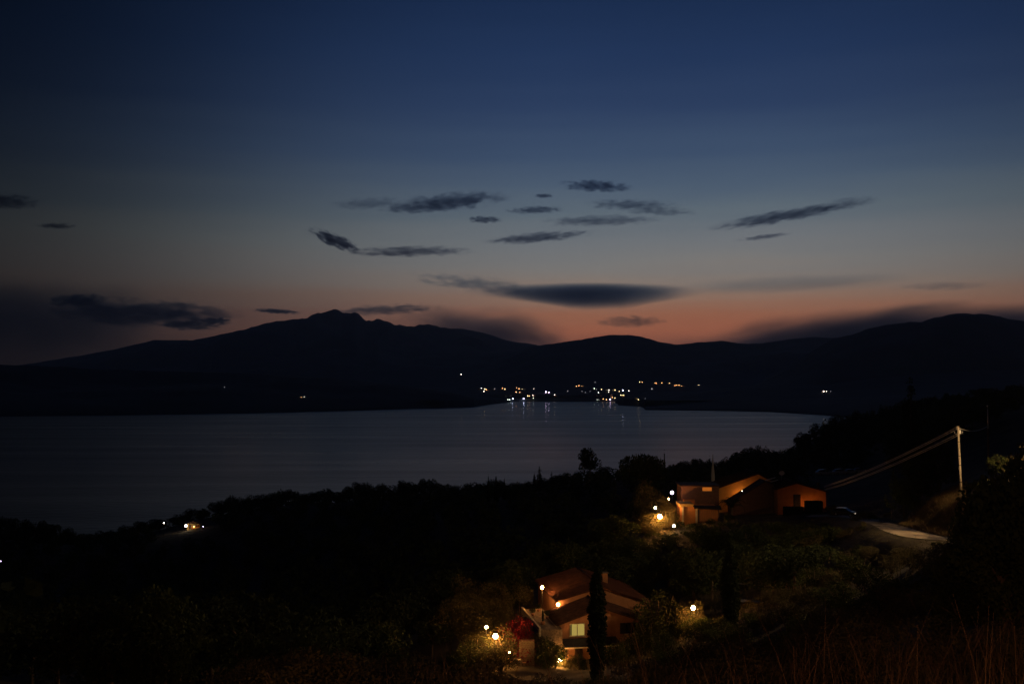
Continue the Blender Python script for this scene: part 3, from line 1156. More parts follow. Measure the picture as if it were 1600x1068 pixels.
# ------------------------------------------------------------------ building helpers
def gable_house_parts(o, x0, x1, y0, y1, z0, zeL, zeR, xr, zr, wallm, roofm, over=.45, th=.16, tiles=True, wall_label=None):
    """walls with a gable towards the viewer and a two-slope tiled roof, ridge along local y"""
    w = MB().prism_y([(x0, z0), (x1, z0), (x1, zeR), (xr, zr), (x0, zeL)], y0, y1).build('wall', wallm, o)
    if wall_label:
        w['label'] = wall_label
    for side, xe, ze in ((0, x0, zeL), (1, x1, zeR)):
        dx, dz = xe - xr, ze - zr
        ex, ez = xe + dx / abs(dx) * over, ze + dz / abs(dx) * over
        a, b_ = (xr, zr + .02), (ex, ez + .02)
        pts = [b_, a, (a[0], a[1] + th), (b_[0], b_[1] + th)]
        if side == 0:
            MB().prism_y(pts, y0 - over, y1 + over).build('roof', roofm, o)
        else:
            MB().prism_y([a, b_, (b_[0], b_[1] + th), (a[0], a[1] + th)], y0 - over, y1 + over).build('roof', roofm, o)
        if tiles:
            # ridged pantile courses running down the slope
            ln_ = math.hypot(ex - xr, ez - zr)
            mb = MB()
            n = int((y1 - y0 + 2 * over) / .42)
            for i in range(n):
                yc = y0 - over + .2 + i * (y1 - y0 + 2 * over - .4) / (n - 1)
                rr = []
                seg = 5
                pts_ = []
                for s in range(seg + 1):
                    f = s / seg
                    pts_.append((xr + (ex - xr) * f, yc, zr + (ez - zr) * f + th + .035 + random.uniform(-.012, .012)))
                    rr.append(.085 + (.02 if s % 2 else 0))
                mb.tube(pts_, rr, 6)
            t_ = mb.build('tile_course', roofm, o, True)
            t_['kind'] = 'stuff'
    MB().tube([(xr, y0 - over, zr + th + .06), (xr, y1 + over, zr + th + .06)], .11, 8).build('ridge', roofm, o, True)


def window(o, x0, x1, z0, z1, y, panem, framem, panes=2, sill=True):
    """window on a wall facing -y: recessed panes, frame bars, sill"""
    fr = MB()
    t_ = .06
    fr.box(x0 - t_, y - .05, z0 - t_, x1 + t_, y - .005, z0)
    fr.box(x0 - t_, y - .05, z1, x1 + t_, y - .005, z1 + t_)
    fr.box(x0 - t_, y - .05, z0, x0, y - .005, z1)
    fr.box(x1, y - .05, z0, x1 + t_, y - .005, z1)
    w = (x1 - x0) / panes
    for i in range(1, panes):
        fr.box(x0 + w * i - .045, y - .05, z0, x0 + w * i + .045, y - .005, z1)
    f = fr.build('window', framem, o)
    for i in range(panes):
        MB().box(x0 + w * i + (.046 if i else .001), y - .02, z0 + .001, x0 + w * (i + 1) - (.046 if i < panes - 1 else .001), y - .008, z1 - .001).build('pane', panem, f)
    if sill:
        MB().box(x0 - .15, y - .16, z0 - t_ - .07, x1 + .15, y - .006, z0 - t_ - .002).build('sill', M['cream'], f)
    return f


# ------------------------------------------------------------------ farmhouse below the lookout
RZ = math.atan2(1.1, 6.0)
fh = thing('farmhouse', 'salmon farmhouse with a lit window and tiled roofs below the lookout, behind the tall cypress', 'house', (5.94, 125.0, 64.9), RZ)
Z0 = 64.9
gable_house_parts(fh, 0, 11.2, 0, 6.5, 65.0 - Z0 - .6, 70.0 - Z0, 69.7 - Z0, 5.3, 71.75 - Z0, M['salmon'], M['tile'])
gable_house_parts(fh, 1.35, 13.6, 6.52, 19.5, 65.0 - Z0 - .6, 71.5 - Z0, 70.8 - Z0, 7.2, 73.0 - Z0, M['salmon'], M['tilered'])
w = window(fh, 1.32, 3.12, 68.55 - Z0, 69.95 - Z0, 0, M['pane'], M['cream'], 2)
w['label'] = 'lit window with two yellow panes'
# curtains in the lit window
MB().box(1.34, -.055, 68.57 - Z0, 1.5, -.052, 69.93 - Z0).build('curtain', M['canvas'], fh)
dw = window(fh, 8.5, 9.9, 68.55 - Z0, 69.8 - Z0, 0, M['glass'], M['wood'], 2)
for sx0, sx1 in ((7.75, 8.42), (9.98, 10.65)):
    sh = MB()
    sh.box(sx0, -.075, 68.5 - Z0, sx1, -.035, 69.85 - Z0)
    s_o = sh.build('shutter', M['canvas'], fh)
    for i in range(9):
        MB().box(sx0 + .05, -.09, 68.56 - Z0 + i * .14, sx1 - .05, -.076, 68.66 - Z0 + i * .14).build('louvre', M['canvas'], s_o)
# porch in front with pale edge beam
pr = MB().add([(0.1, -2.3, 67.72 - Z0), (7.2, -2.3, 67.72 - Z0), (7.2, -.01, 68.12 - Z0), (.1, -.01, 68.12 - Z0),
               (0.1, -2.3, 67.82 - Z0), (7.2, -2.3, 67.82 - Z0), (7.2, -.01, 68.22 - Z0), (.1, -.01, 68.22 - Z0)],
              [(0, 3, 2, 1), (4, 5, 6, 7), (0, 1, 5, 4), (1, 2, 6, 5), (2, 3, 7, 6), (3, 0, 4, 7)])
pr.build('porch_roof', M['canvas'], fh)
MB().box(.1, -2.42, 67.58 - Z0, 7.2, -2.302, 67.72 - Z0).build('beam', M['cream'], fh)
for px in (.25, 3.6, 7.0):
    MB().box(px - .09, -2.4, -.5, px + .09, -2.22, 67.575 - Z0).build('post', M['wood'], fh)
d_ = MB().box(1.9, -.06, .02, 2.9, -.006, 2.15).build('door', M['wood'], fh)
MB().ball((2.78, -.1, 1.05), .04).build('handle', M['metal'], d_)
window(fh, 4.2, 5.6, 1.0, 2.1, 0, M['glass'], M['wood'], 2)
ch = MB().box(8.6, 11.0, 72.0 - Z0, 9.3, 11.7, 73.9 - Z0).build('chimney', M['salmon'], fh)
MB().box(8.5, 10.9, 73.902 - Z0, 9.4, 11.8, 74.0 - Z0).build('chimney_cap', M['stone'], ch)
MB().tube([(-.5, -.45, 69.78 - Z0), (-.5, 6.9, 69.78 - Z0)], .06, 8).build('gutter', M['cream'], fh, True)


def loc(lx, ly, z):
    c_, s_3 = math.cos(RZ), math.sin(RZ)
    return (5.94 + lx * c_ - ly * s_3, 125 + lx * s_3 + ly * c_, z)


# raised terrace along its left side
tr = thing('terrace', 'raised lit terrace with low parapet along the left side of the farmhouse', 'terrace', loc(0, 0, 64.9), RZ)
MB().box(-2.7, -1.5, -1, -.02, 10, 69.75 - Z0).build('slab', M['stone'], tr)
MB().box(-2.95, -1.5, 69.0 - Z0, -2.702, 10, 70.05 - Z0).build('parapet', M['cream'], tr)
mb = MB()
for i in range(5):
    for j in range(16):
        mb.box(-2.66 + i * .52, -1.45 + j * .7, 69.752 - Z0, -2.66 + i * .52 + .5, -1.45 + j * .7 + .68, 69.775 - Z0)
pv = mb.build('paving', M['stone'], tr)
pv['kind'] = 'stuff'
cn = thing('canopy', 'dark sloping canopy with a pale edge left of the farmhouse terrace', 'canopy', loc(0, 0, 64.9), RZ)
MB().add([(-5.4, -1.6, 68.6 - Z0), (-3.0, -1.6, 69.55 - Z0), (-3.0, 6.5, 69.55 - Z0), (-5.4, 6.5, 68.6 - Z0),
          (-5.4, -1.6, 68.68 - Z0), (-3.0, -1.6, 69.63 - Z0), (-3.0, 6.5, 69.63 - Z0), (-5.4, 6.5, 68.68 - Z0)],
         [(0, 3, 2, 1), (4, 5, 6, 7), (0, 1, 5, 4), (1, 2, 6, 5), (2, 3, 7, 6), (3, 0, 4, 7)]).build('cover', M['canvas'], cn)
MB().tube([(-5.45, -1.6, 68.68 - Z0), (-5.45, 3.0, 68.68 - Z0)], .07, 6).build('edge_rail', M['cream'], cn)
for px, py in ((-5.3, -1.4), (-5.3, 6.2), (-3.12, -1.4)):
    MB().tube([(px, py, -.5), (px, py, 68.6 - Z0)], .06, 6).build('post', M['wood'], cn)
# stone retaining wall with courses of stones
sw = thing('retaining_wall', 'lit stone retaining wall below the terrace, left of the farmhouse porch', 'wall', (0, 0, 0))
a0, a1 = P(811, 1000, 119.5), P(834, 1000, 120.3)
MB().box(0, 0, 0, 1.85, .5, 4.0).build('core', M['dim'], sw)
sw.location = (a0[0], 119.6, 65.4)
stones = MB().box(0, 0, 0, .3, .09, .2).mesh('stone', M['stone'])
for r_ in range(16):
    xo = 0
    while xo < 1.75:
        wd = random.uniform(.22, .44)
        wd = min(wd, 1.84 - xo)
        s_o = child('stone', stones, sw)
        s_o.location = (xo + .01, -.085 - random.uniform(0, .03), .03 + r_ * .245)
        s_o.scale = (wd / .3 * .92, 1, random.uniform(.98, 1.14))
        xo += wd

wall_lamp(loc(1.2, 6.15, 71.05), 'bright warm wall lamp at the notch of the farmhouse roofs', 'warmlow', .22)
post_lamp(847, 917, 134.5, 'warm globe lamp on a post on the farmhouse terrace, highest lamp there', 'warm', .21)
post_lamp(760, 979, 118.5, 'warm globe lamp in the garden, leftmost of the farmhouse lamps', 'warm', .17)
post_lamp(774, 993, 117.5, 'large bright yellow globe lamp in the bushes left of the farmhouse', 'warmbig', .27)
post_lamp(796, 1018.5, 118.0, 'small low lamp at the foot of the stone wall beside the garden table', 'warm', .12)
post_lamp(874, 1030.5, 121.5, 'bright warm globe lamp under the edge of the farmhouse porch', 'warmbig', .22)
post_lamp(1083, 949, 118, 'bright warm globe lamp standing alone right of the farmhouse', 'warmbig', .23)
post_lamp(1087.5, 982, 114, 'tiny glowing globe added for a pale glint low in the bushes below the lone lamp right of the farmhouse', 'violet', .04)  # added glowing globe that draws a small glint

# terrace pots, table and chairs
pots = [(-1.9, 1.2, .5, 'terracotta pot with a small cypress shaped plant on the terrace'), (-.7, 4.2, .38, 'terracotta pot with a leafy plant at the middle of the terrace'),
        (-2.2, 6.0, .36, 'terracotta pot with a leafy plant against the terrace parapet'), (-1.0, 8.2, .4, 'terracotta pot with a leafy plant below the post lamp on the terrace')]
for i, (lx, ly, s, lb) in enumerate(pots):
    o = thing('potted_plant', lb, 'potted plant', loc(lx, ly, 69.775), 0, 'potted plants on the terrace')
    MB().tube([(0, 0, 0), (0, 0, s * .8), (0, 0, s * .82)], [s * .42, s * .6, s * .5], 12).build('pot', M['terracotta'], o, True)
    ms = K['column' if i == 0 else 'shrub'][0]
    l = child('leaves', ms[0], o)
    l.location = (0, 0, s * .75)
    l.scale = (1.5, 1.5, 1.6) if i == 0 else (.8, .8, .9)
tb = thing('garden_table', 'small round garden table by the low lamp below the stone wall', 'table', (P(808, 1012, 118.6)[0], 118.6, H(P(808, 1012, 118.6)[0], 118.6)))
MB().tube([(0, 0, .72), (0, 0, .76)], .45, 16).build('tabletop', M['cream'], tb)
MB().tube([(0, 0, 0), (0, 0, .72)], .05, 8).build('pedestal', M['wood'], tb)
for i, (dx, dy, rz, lb) in enumerate([(-.8, .1, 1.4, 'wooden garden chair at the left of the garden table'), (.85, .1, -1.5, 'wooden garden chair at the right of the garden table')]):
    x_, y_ = tb.location.x + dx, tb.location.y + dy
    o = thing('garden_chair', lb, 'chair', (x_, y_, H(x_, y_)), rz, 'garden chairs')
    MB().box(-.22, -.22, .42, .22, .22, .46).build('seat', M['terracotta'], o)
    MB().box(-.22, .18, .47, .22, .22, .9).build('backrest', M['terracotta'], o)
    for sx in (-.19, .19):
        for sy in (-.19, .19):
            MB().box(sx - .02, sy - .02, 0, sx + .02, sy + .02, .42).build('leg', M['wood'], o)

# plants round the farmhouse
def at(u, v, y):
    p = P(u, v, y)
    return p[0], y


p = P(933, 862, 100)
plant('cypress', 'column', p[0], 100, p[2] - H(p[0], 100), 1.95 / .19 / (p[2] - H(p[0], 100)), 'tall black cypress standing in front of the farmhouse', 'cypress', i=0)
p = P(1141, 828, 105)
plant('cypress', 'column', p[0], 105, p[2] - H(p[0], 105), 1.95 / .19 / (p[2] - H(p[0], 105)), 'tall dark cypress right of the lone lamp, left of the pale drive', 'cypress', i=1)


def bush(kind, u, v, y, h, wf, label, name='shrub', cat='shrub', group=None, i=None):
    """v is where the top shows; the plant stands on the ground below"""
    p = P(u, v, y)
    g = H(p[0], y)
    hh = max(.5, p[2] - g) if h is None else h
    return plant(name, kind, p[0], y, hh, wf, label, cat, group, i=i)


for u, v, y, lb in [(735, 895, 138, 'olive tree with lamp lit crown, leftmost above the garden lamps'), (775, 900, 140, 'olive tree with lamp lit crown, between the left tree and the post lamp'),
                    (812, 905, 141, 'olive tree with lamp lit crown, just left of the post lamp'), (705, 925, 130, 'olive tree at the outer left of the lamp lit garden'),
                    (745, 930, 128, 'low olive tree lit from below, behind the leftmost garden lamp'), (785, 928, 131, 'low olive tree behind the red bougainvillea')]:
    bush('olive', u, v, y, None, .85, lb, 'olive_tree', 'olive tree', 'olive trees behind the garden lamps')
for u, v, y, lb, kd in [(745, 980, 119.8, 'yellow green shrub left of the leftmost garden lamp', 'oleander'), (768, 984, 120.4, 'shrub between and behind the two left garden lamps', 'oleander'),
                        (789, 975, 119.2, 'lamp lit shrub right of the large yellow globe lamp', 'oleander'), (783, 1000, 115.8, 'low shrub in front of the large yellow globe lamp', 'scrub'),
                        (758, 1002, 115.5, 'low shrub in front of the leftmost garden lamp', 'scrub'), (735, 985, 117, 'dim shrub at the left end of the lit garden', 'shrub'),
                        (852, 985, 121.8, 'dark shrub under the left corner of the farmhouse', 'shrub'), (862, 996, 121.5, 'dark shrub beside the porch of the farmhouse', 'shrub'),
                        (845, 1012, 119.5, 'dark shrub between the stone wall and the porch', 'shrub'), (855, 1030, 118, 'green shrub left of the porch lamp', 'shrub'),
                        (890, 1022, 121.6, 'orange lit shrub at the porch, right of its lamp', 'oleander'), (905, 1030, 120.5, 'shrub in front of the porch near the cypress', 'oleander'),
                        (1082, 938, 120.2, 'lamp lit shrub behind the lone lamp right of the farmhouse', 'oleander'), (1072, 962, 117, 'dim shrub left of the lone lamp', 'shrub'), (1096, 960, 116.5, 'dim shrub right of the lone lamp', 'shrub'),
                        (1030, 905, 124, 'large rounded dark green bush at the right side of the farmhouse', 'shrub'), (1052, 925, 122, 'rounded bush between the farmhouse and the lone lamp', 'shrub'),
                        (1015, 950, 121.5, 'dark bush at the right corner of the farmhouse', 'shrub'), (975, 992, 119, 'dark bush in front of the shuttered window', 'shrub'), (1000, 988, 119, 'dark bush right of the shuttered window', 'shrub'),
                        (960, 998, 116, 'dark bush just right of the tall cypress foot', 'shrub')]:
    bush(kd, u, v, y, None, .95 if v > 930 else .75, lb)
for u, v, y, lb in [(824, 962, 124.2, 'leafy bush overlapping the left edge of the terrace'), (842, 984, 121.8, 'leafy bush climbing the terrace front beside the canopy'), (868, 1004, 120.2, 'leafy bush overlapping the left end of the porch'),
                    (1002, 962, 122.5, 'tall bush hiding the right end of the farmhouse wall'), (985, 985, 118.5, 'bush in front of the dark shuttered window'), (905, 1012, 118.2, 'low bush in front of the porch door')]:
    bush('shrub' if u > 880 else 'oleander', u, v, y, None, .6, lb)
bush('oak', 990, 895, 148, None, .9, 'small tree with lit trunk behind the right roof of the farmhouse', 'tree', 'tree')
for u, v, y, lb in [(800, 955, 121.6, 'red bougainvillea beside the dark canopy'), (815, 975, 120.6, 'lower red bougainvillea above the stone wall')]:
    bush('boug', u, v, y, None, .7, lb, 'bougainvillea', 'bougainvillea')
# pale drive pieces right of the cypress
for a, lb in [([(1147, 912), (1165, 902), (1182, 915), (1160, 922)], 0), ([(1147, 934), (1163, 930), (1188, 942), (1160, 946)], 1)]:
    pass


def ribbon(name, line, width, m, zl=None, lift=.05, kind='structure'):
    """a track laid on the hillside along a centre line of (x, y)"""
    cx_, cy_ = line[:, 0], line[:, 1]
    wd_ = np.interp(np.linspace(0, 1, len(line)), np.linspace(0, 1, len(width)), width)
    wd_ = wd_ * (1 + .12 * fbm(np.arange(len(line)) / 3.0, np.zeros(len(line)), 9))
    dx, dy = np.gradient(cx_), np.gradient(cy_)
    l = np.hypot(dx, dy)
    nx, ny = -dy / l, dx / l
    cols = np.linspace(-.5, .5, 7)
    X = cx_[:, None] + nx[:, None] * cols * wd_[:, None]
    Y = cy_[:, None] + ny[:, None] * cols * wd_[:, None]
    if zl is None:
        zl = np.array([H(a_, b_) for a_, b_ in line])
    Z = zl[:, None] + 0 * X + lift + (.03 - .12 * np.abs(cols) ** 2)[None]
    return obj(name, grid_mesh(name, X, Y, Z, m), kind=kind)


ribbon('road', RL, [3.6, 3.8, 4.4, 4.4, 3.8, 3.4, 5, 5, 4], M['road'], RZL)
for a_ in ([gp(1150, 938), gp(1168, 938), gp(1190, 944)], [gp(1148, 913), gp(1165, 914), gp(1183, 917)]):
    l_ = smooth_line(a_, 14)
    zz = np.array([H(q[0], q[1]) for q in l_]) + .12
    ribbon('driveway', l_, [2.4, 2.6, 1.4], M['road'], zz)

# ------------------------------------------------------------------ hilltop houses at right
hb = thing('orange_house', 'orange gabled house with a dark doorway, rightmost of the hilltop houses', 'house', (54.4, 205, 73.2), 0)
gable_house_parts(hb, 0, 9.9, 0, 9, -.8, 4.95, 4.35, 3.9, 6.1, M['orange'], M['tilered'])
dr = MB().box(3.2, -.05, 0, 4.7, -.006, 3.9).build('door', M['canvas'], hb)
MB().ball((4.5, -.1, 1.1), .05).build('handle', M['metal'], dr)
MB().tube([(-.6, 3.0, 6.15), (.2, 3.0, 6.35), (1.0, 3.0, 6.6)], .09, 6).build('flue_pipe', M['white'], hb, True)
MB().box(9.1, 3.2, 4.6, 9.6, 3.7, 6.0).build('chimney', M['dim'], hb)

wing = thing('low_wing', 'dark lean-to wing with a big roof slope between the ochre and the orange house', 'house', (45.6, 207.8, 72.8), 0)
MB().prism_y([(0, -.8), (8.75, -.8), (8.75, 6.0), (6.9, 6.5), (0, 2.2)], 0, 4.0).build('wall', M['dim'], wing)  # dark wall colour stands in for the missing light on the wing
MB().prism_y([(-.6, 1.95), (6.9, 6.62), (6.9, 6.82), (-.6, 2.15)], -.5, 4.4).build('roof', M['tilered'], wing)
MB().prism_y([(6.95, 6.62), (8.75, 6.1), (8.75, 6.3), (6.95, 6.82)], -.5, 4.4).build('roof', M['tile'], wing)
MB().tube([(6.9, -.4, 6.9), (9.4, 1.2, 7.35)], .10, 6).build('flashing', M['white'], wing)
dsh = thing('satellite_dish', 'small white satellite dish on the roof between the two gabled houses', 'satellite dish', P(1221, 741, 209))
mb = MB()
vs, fs = [], []
for i in range(4):
    for k in range(12):
        rr_ = .6 * i / 3
        vs.append((rr_ * math.cos(k * math.pi / 6), -.3 * (rr_ / .6) ** 2, .35 + rr_ * math.sin(k * math.pi / 6) * .8))
for i in range(3):
    for k in range(12):
        fs.append((i * 12 + k, i * 12 + (k + 1) % 12, (i + 1) * 12 + (k + 1) % 12, (i + 1) * 12 + k))
mb.add(vs, fs)
d1 = mb.build('dish', M['white'], dsh, True)
sd = d1.modifiers.new('thick', 'SOLIDIFY')
sd.thickness = .03
MB().tube([(0, .05, -1.2), (0, .05, .3)], .03, 6).build('mast', M['metal'], dsh)
MB().tube([(0, 0, .0), (0, -.5, .2), (0, -.55, .3)], .02, 5).build('arm', M['metal'], dsh)

ho = thing('ochre_house', 'ochre gabled house behind the palm, with a low tiled roof', 'house', (43.9, 214.5, 72.8), 0)
gable_house_parts(ho, 0, 14.2, 0, 10, -.8, 4.4, 4.9, 8.8, 7.5, M['ochre'], M['tile'])
window(ho, 2.4, 3.6, 1.2, 2.4, 0, M['glass'], M['wood'], 2)

ub = thing('upper_house_block', 'dim flat roofed block with a small orange lit window behind the orange outbuilding', 'house', (34.9, 205.5, 72.4), 0)
MB().box(0, 0, -.8, 7.6, 6.5, 6.3).build('wall', M['dim'], ub)
MB().box(-.3, -.3, 6.302, 7.9, 6.8, 6.5).build('roof', M['tile'], ub)
w = window(ub, 4.2, 6.1, 5.35, 6.1, 0, M['pane2'], M['wood'], 1)
w['label'] = 'wide low window glowing orange'
MB().box(.2, -1.2, 2.6, 2.4, -.01, 3.7).build('balcony', M['orange'], ub)

ob = thing('outbuilding', 'low orange outbuilding with pale pillars and a dark awning, lit by the garden lamp', 'outbuilding', (33.4, 198.5, 72.2), 0)
MB().box(0, 0, -.6, 7.4, 4.5, 3.2).build('wall', M['orange'], ob)
MB().box(-.15, -.15, 3.202, 2.6, 4.6, 3.75).build('parapet', M['ochre'], ob)
for px in (.25, 2.95):
    MB().box(px, -.22, -.6, px + .34, -.006, 3.2).build('pillar', M['cream'], ob)
MB().box(3.4, -.05, 0, 3.75, -.006, 2.6).build('door', M['wood'], ob)
for i in range(9):
    MB().box(3.95 + i * .36, -.06, 0, 3.95 + i * .36 + .07, -.006, 2.5).build('batten', M['terracotta'], ob)
MB().add([(2.5, -1.3, 3.0), (7.9, -1.3, 2.7), (7.9, .0, 3.3), (2.5, .0, 3.3), (2.5, -1.3, 3.12), (7.9, -1.3, 2.82), (7.9, .0, 3.42), (2.5, .0, 3.42)],
         [(0, 3, 2, 1), (4, 5, 6, 7), (0, 1, 5, 4), (1, 2, 6, 5), (2, 3, 7, 6), (3, 0, 4, 7)]).build('awning', M['canvas'], ob)

p = P(1114, 741, 225)
ms_ = thing('mast', 'slender pale tapering mast standing behind the roofs, against the trees', 'mast', (p[0], 225, H(p[0], 225)))
MB().tube([(0, 0, 0), (0, 0, p[2] - ms_.location.z), (0, 0, P(1114, 726, 225)[2] - ms_.location.z), (0, 0, P(1114, 710, 225)[2] - ms_.location.z)], [.5, .42, .2, .06], 10).build('shaft', M['white'], ms_, True)
MB().ball((0, 0, P(1114, 710, 225)[2] - ms_.location.z), .08).build('finial', M['metal'], ms_)


def hedge(x0, x1, y0, y1, z0, z1, label, dens=260):
    o = thing('hedge', label, 'hedge', (x0, y0, z0))
    w_, d_, h_ = x1 - x0, y1 - y0, z1 - z0
    n = int(dens * (w_ * h_ * 2 + w_ * d_ + d_ * h_ * 2))
    pt = rng.random((n, 3)) * [w_, d_, h_]
    s_ = rng.integers(0, 4, n)
    pt[s_ == 0, 1] = rng.normal(0, .05, (s_ == 0).sum())
    pt[s_ == 1, 2] = h_ + rng.normal(0, .05, (s_ == 1).sum())
    pt[s_ == 2, 0] = rng.normal(0, .05, (s_ == 2).sum())
    pt[s_ == 3, 0] = w_ + rng.normal(0, .05, (s_ == 3).sum())
    a = rng.normal(size=(n, 3)); a /= np.linalg.norm(a, axis=1)[:, None]
    b_ = np.cross(a, rng.normal(size=(n, 3))); b_ /= np.linalg.norm(b_, axis=1)[:, None]
    q = np.stack([pt - a * .09, pt - b_ * .05, pt + a * .09, pt + b_ * .05], 1).reshape(-1, 3)
    child('foliage', np_mesh('foliage', q, np.arange(n * 4).reshape(-1, 4), M['hedge']), o)
    MB().box(.08, .08, -.5, w_ - .08, d_ - .08, h_ - .08).build('core', M['hedge'], o)


hedge(59.3, 62.6, 201.8, 203.0, 73.6, 76.0, 'clipped dark hedge in front of the orange house, right of its doorway')
hedge(54.6, 58.4, 200.6, 201.6, 73.0, 75.0, 'lower clipped dark hedge in front of the orange house, at its left corner')
wl = thing('garden_wall', 'low pinkish garden wall in front of the hedges of the orange house', 'wall', (54.6, 199.8, 72.4), 0)
MB().box(0, 0, -.6, 6.2, .3, .75).build('wall_body', M['salmon'], wl)
MB().box(-.05, -.05, .752, 6.25, .35, .84).build('coping', M['cream'], wl)
MB().box(7.9, 1.4, -.5, 8.7, 1.9, 2.2).build('pillar', M['salmon'], wl)

# palm
pl = thing('palm_tree', 'dark palm tree with drooping fronds in front of the ochre house', 'palm', (P(1143, 790, 201)[0], 201, H(P(1143, 790, 201)[0], 201)))
mb = MB()
mb.tube([(0, 0, -.1), (.05, 0, 1.2), (.0, 0, 2.6)], [.28, .22, .2], 9)
for i in range(10):
    mb.tube([(0, 0, .2 + i * .24), (0, 0, .3 + i * .24)], [.31, .24], 8)
mb.build('trunk', M['bark'], pl)
mb = MB()
N = 14
pts = [Vector((2.7 * (i / N), 0, 1.15 * math.sin(i / N * 2.3) - .9 * (i / N) ** 3)) for i in range(N + 1)]
mb.tube(pts, [.035 * (1 - .8 * i / N) for i in range(N + 1)], 4)
for i in range(1, N + 1):
    for k in (0, .5):
        p_ = pts[i - 1].lerp(pts[i], k)
        for s in (-1, 1):
            ll = .55 * math.sin(min(1, (i + k) / N * 1.15) * 2.8 + .2) + .12
            e = p_ + Vector((.28, s * ll * .7, -ll * .55))
            mb.add([p_, p_ + Vector((.06, 0, 0)), e], [(0, 1, 2)])
fm = mb.mesh('frond', M['cypress'])
for i in range(22):
    f_ = child('frond', fm, pl)
    f_.location = (0, 0, 2.55)
    f_.rotation_euler = (0, random.uniform(-.6, .5), i * 2.4 + random.uniform(-.2, .2))
    s_ = random.uniform(.85, 1.15)
    f_.scale = (s_, s_, s_)

# lamps round the hilltop houses
post_lamp(1050, 769, 203, 'violet white globe lamp, highest of the lamps left of the hilltop houses', 'violet', .34)
post_lamp(1045, 779, 204.5, 'small yellow lamp among leaves just below the violet white lamp', 'orangeg', .16)
post_lamp(1024, 793, 200, 'small white globe lamp, leftmost of the lamps by the hilltop houses', 'white_e', .25)
post_lamp(1031, 806.5, 197, 'large warm globe lamp lighting the garden left of the orange outbuilding', 'warmbig', .40)
post_lamp(1053, 821, 193, 'oval white lamp low on the slope under the orange outbuilding', 'white_e', .26)
post_lamp(800 + F * 49.2 / 212.9, 597 + (100 - 75.9) / 212.9 * F, 212.9, 'lamp between the lean-to wing and the ochre gable that it lights', 'orangeg', .16, ground=72.6)
wall_lamp((60.9, 203.6, 74.6), 'lamp behind the clipped hedge, lighting the wall of the orange house', 'orangeg', .14)
wall_lamp((47.6, 207.1, 77.6), 'tiny glint of a lamp on the dark roof of the lean-to wing', 'white_e', .05)
for u, v, y, lb, kd in [(1008, 745, 212, 'tall tree lit orange on its trunk, left of the small white lamp', 'olive'), (1040, 775, 206, 'lamp lit tree behind the violet white lamp', 'olive'), (1018, 778, 205, 'garden tree above the small white lamp', 'olive')]:
    bush(kd, u, v, y, None, .7, lb, 'garden_tree', 'tree')
for i, (u, v, y, lb) in enumerate([(1040, 790, 200, 'lamp lit shrub above the large warm garden lamp'), (1052, 793, 199.5, 'lamp lit shrub left of the orange outbuilding'), (1010, 797, 199, 'lamp lit shrub left of the large warm garden lamp'),
                                   (1018, 806, 197.5, 'low shrub at the left of the large warm garden lamp'), (1046, 806, 197, 'low shrub between the large warm lamp and the outbuilding'), (1062, 812, 195, 'dark low shrub under the outbuilding corner'),
                                   (1085, 814, 193, 'dark low shrub under the outbuilding wall'), (1110, 806, 194, 'dark shrub at the right end of the outbuilding'), (1140, 800, 196, 'dark shrub under the palm')]):
    bush('oleander' if i < 5 else 'shrub', u, v, y, None, 1.0, lb)


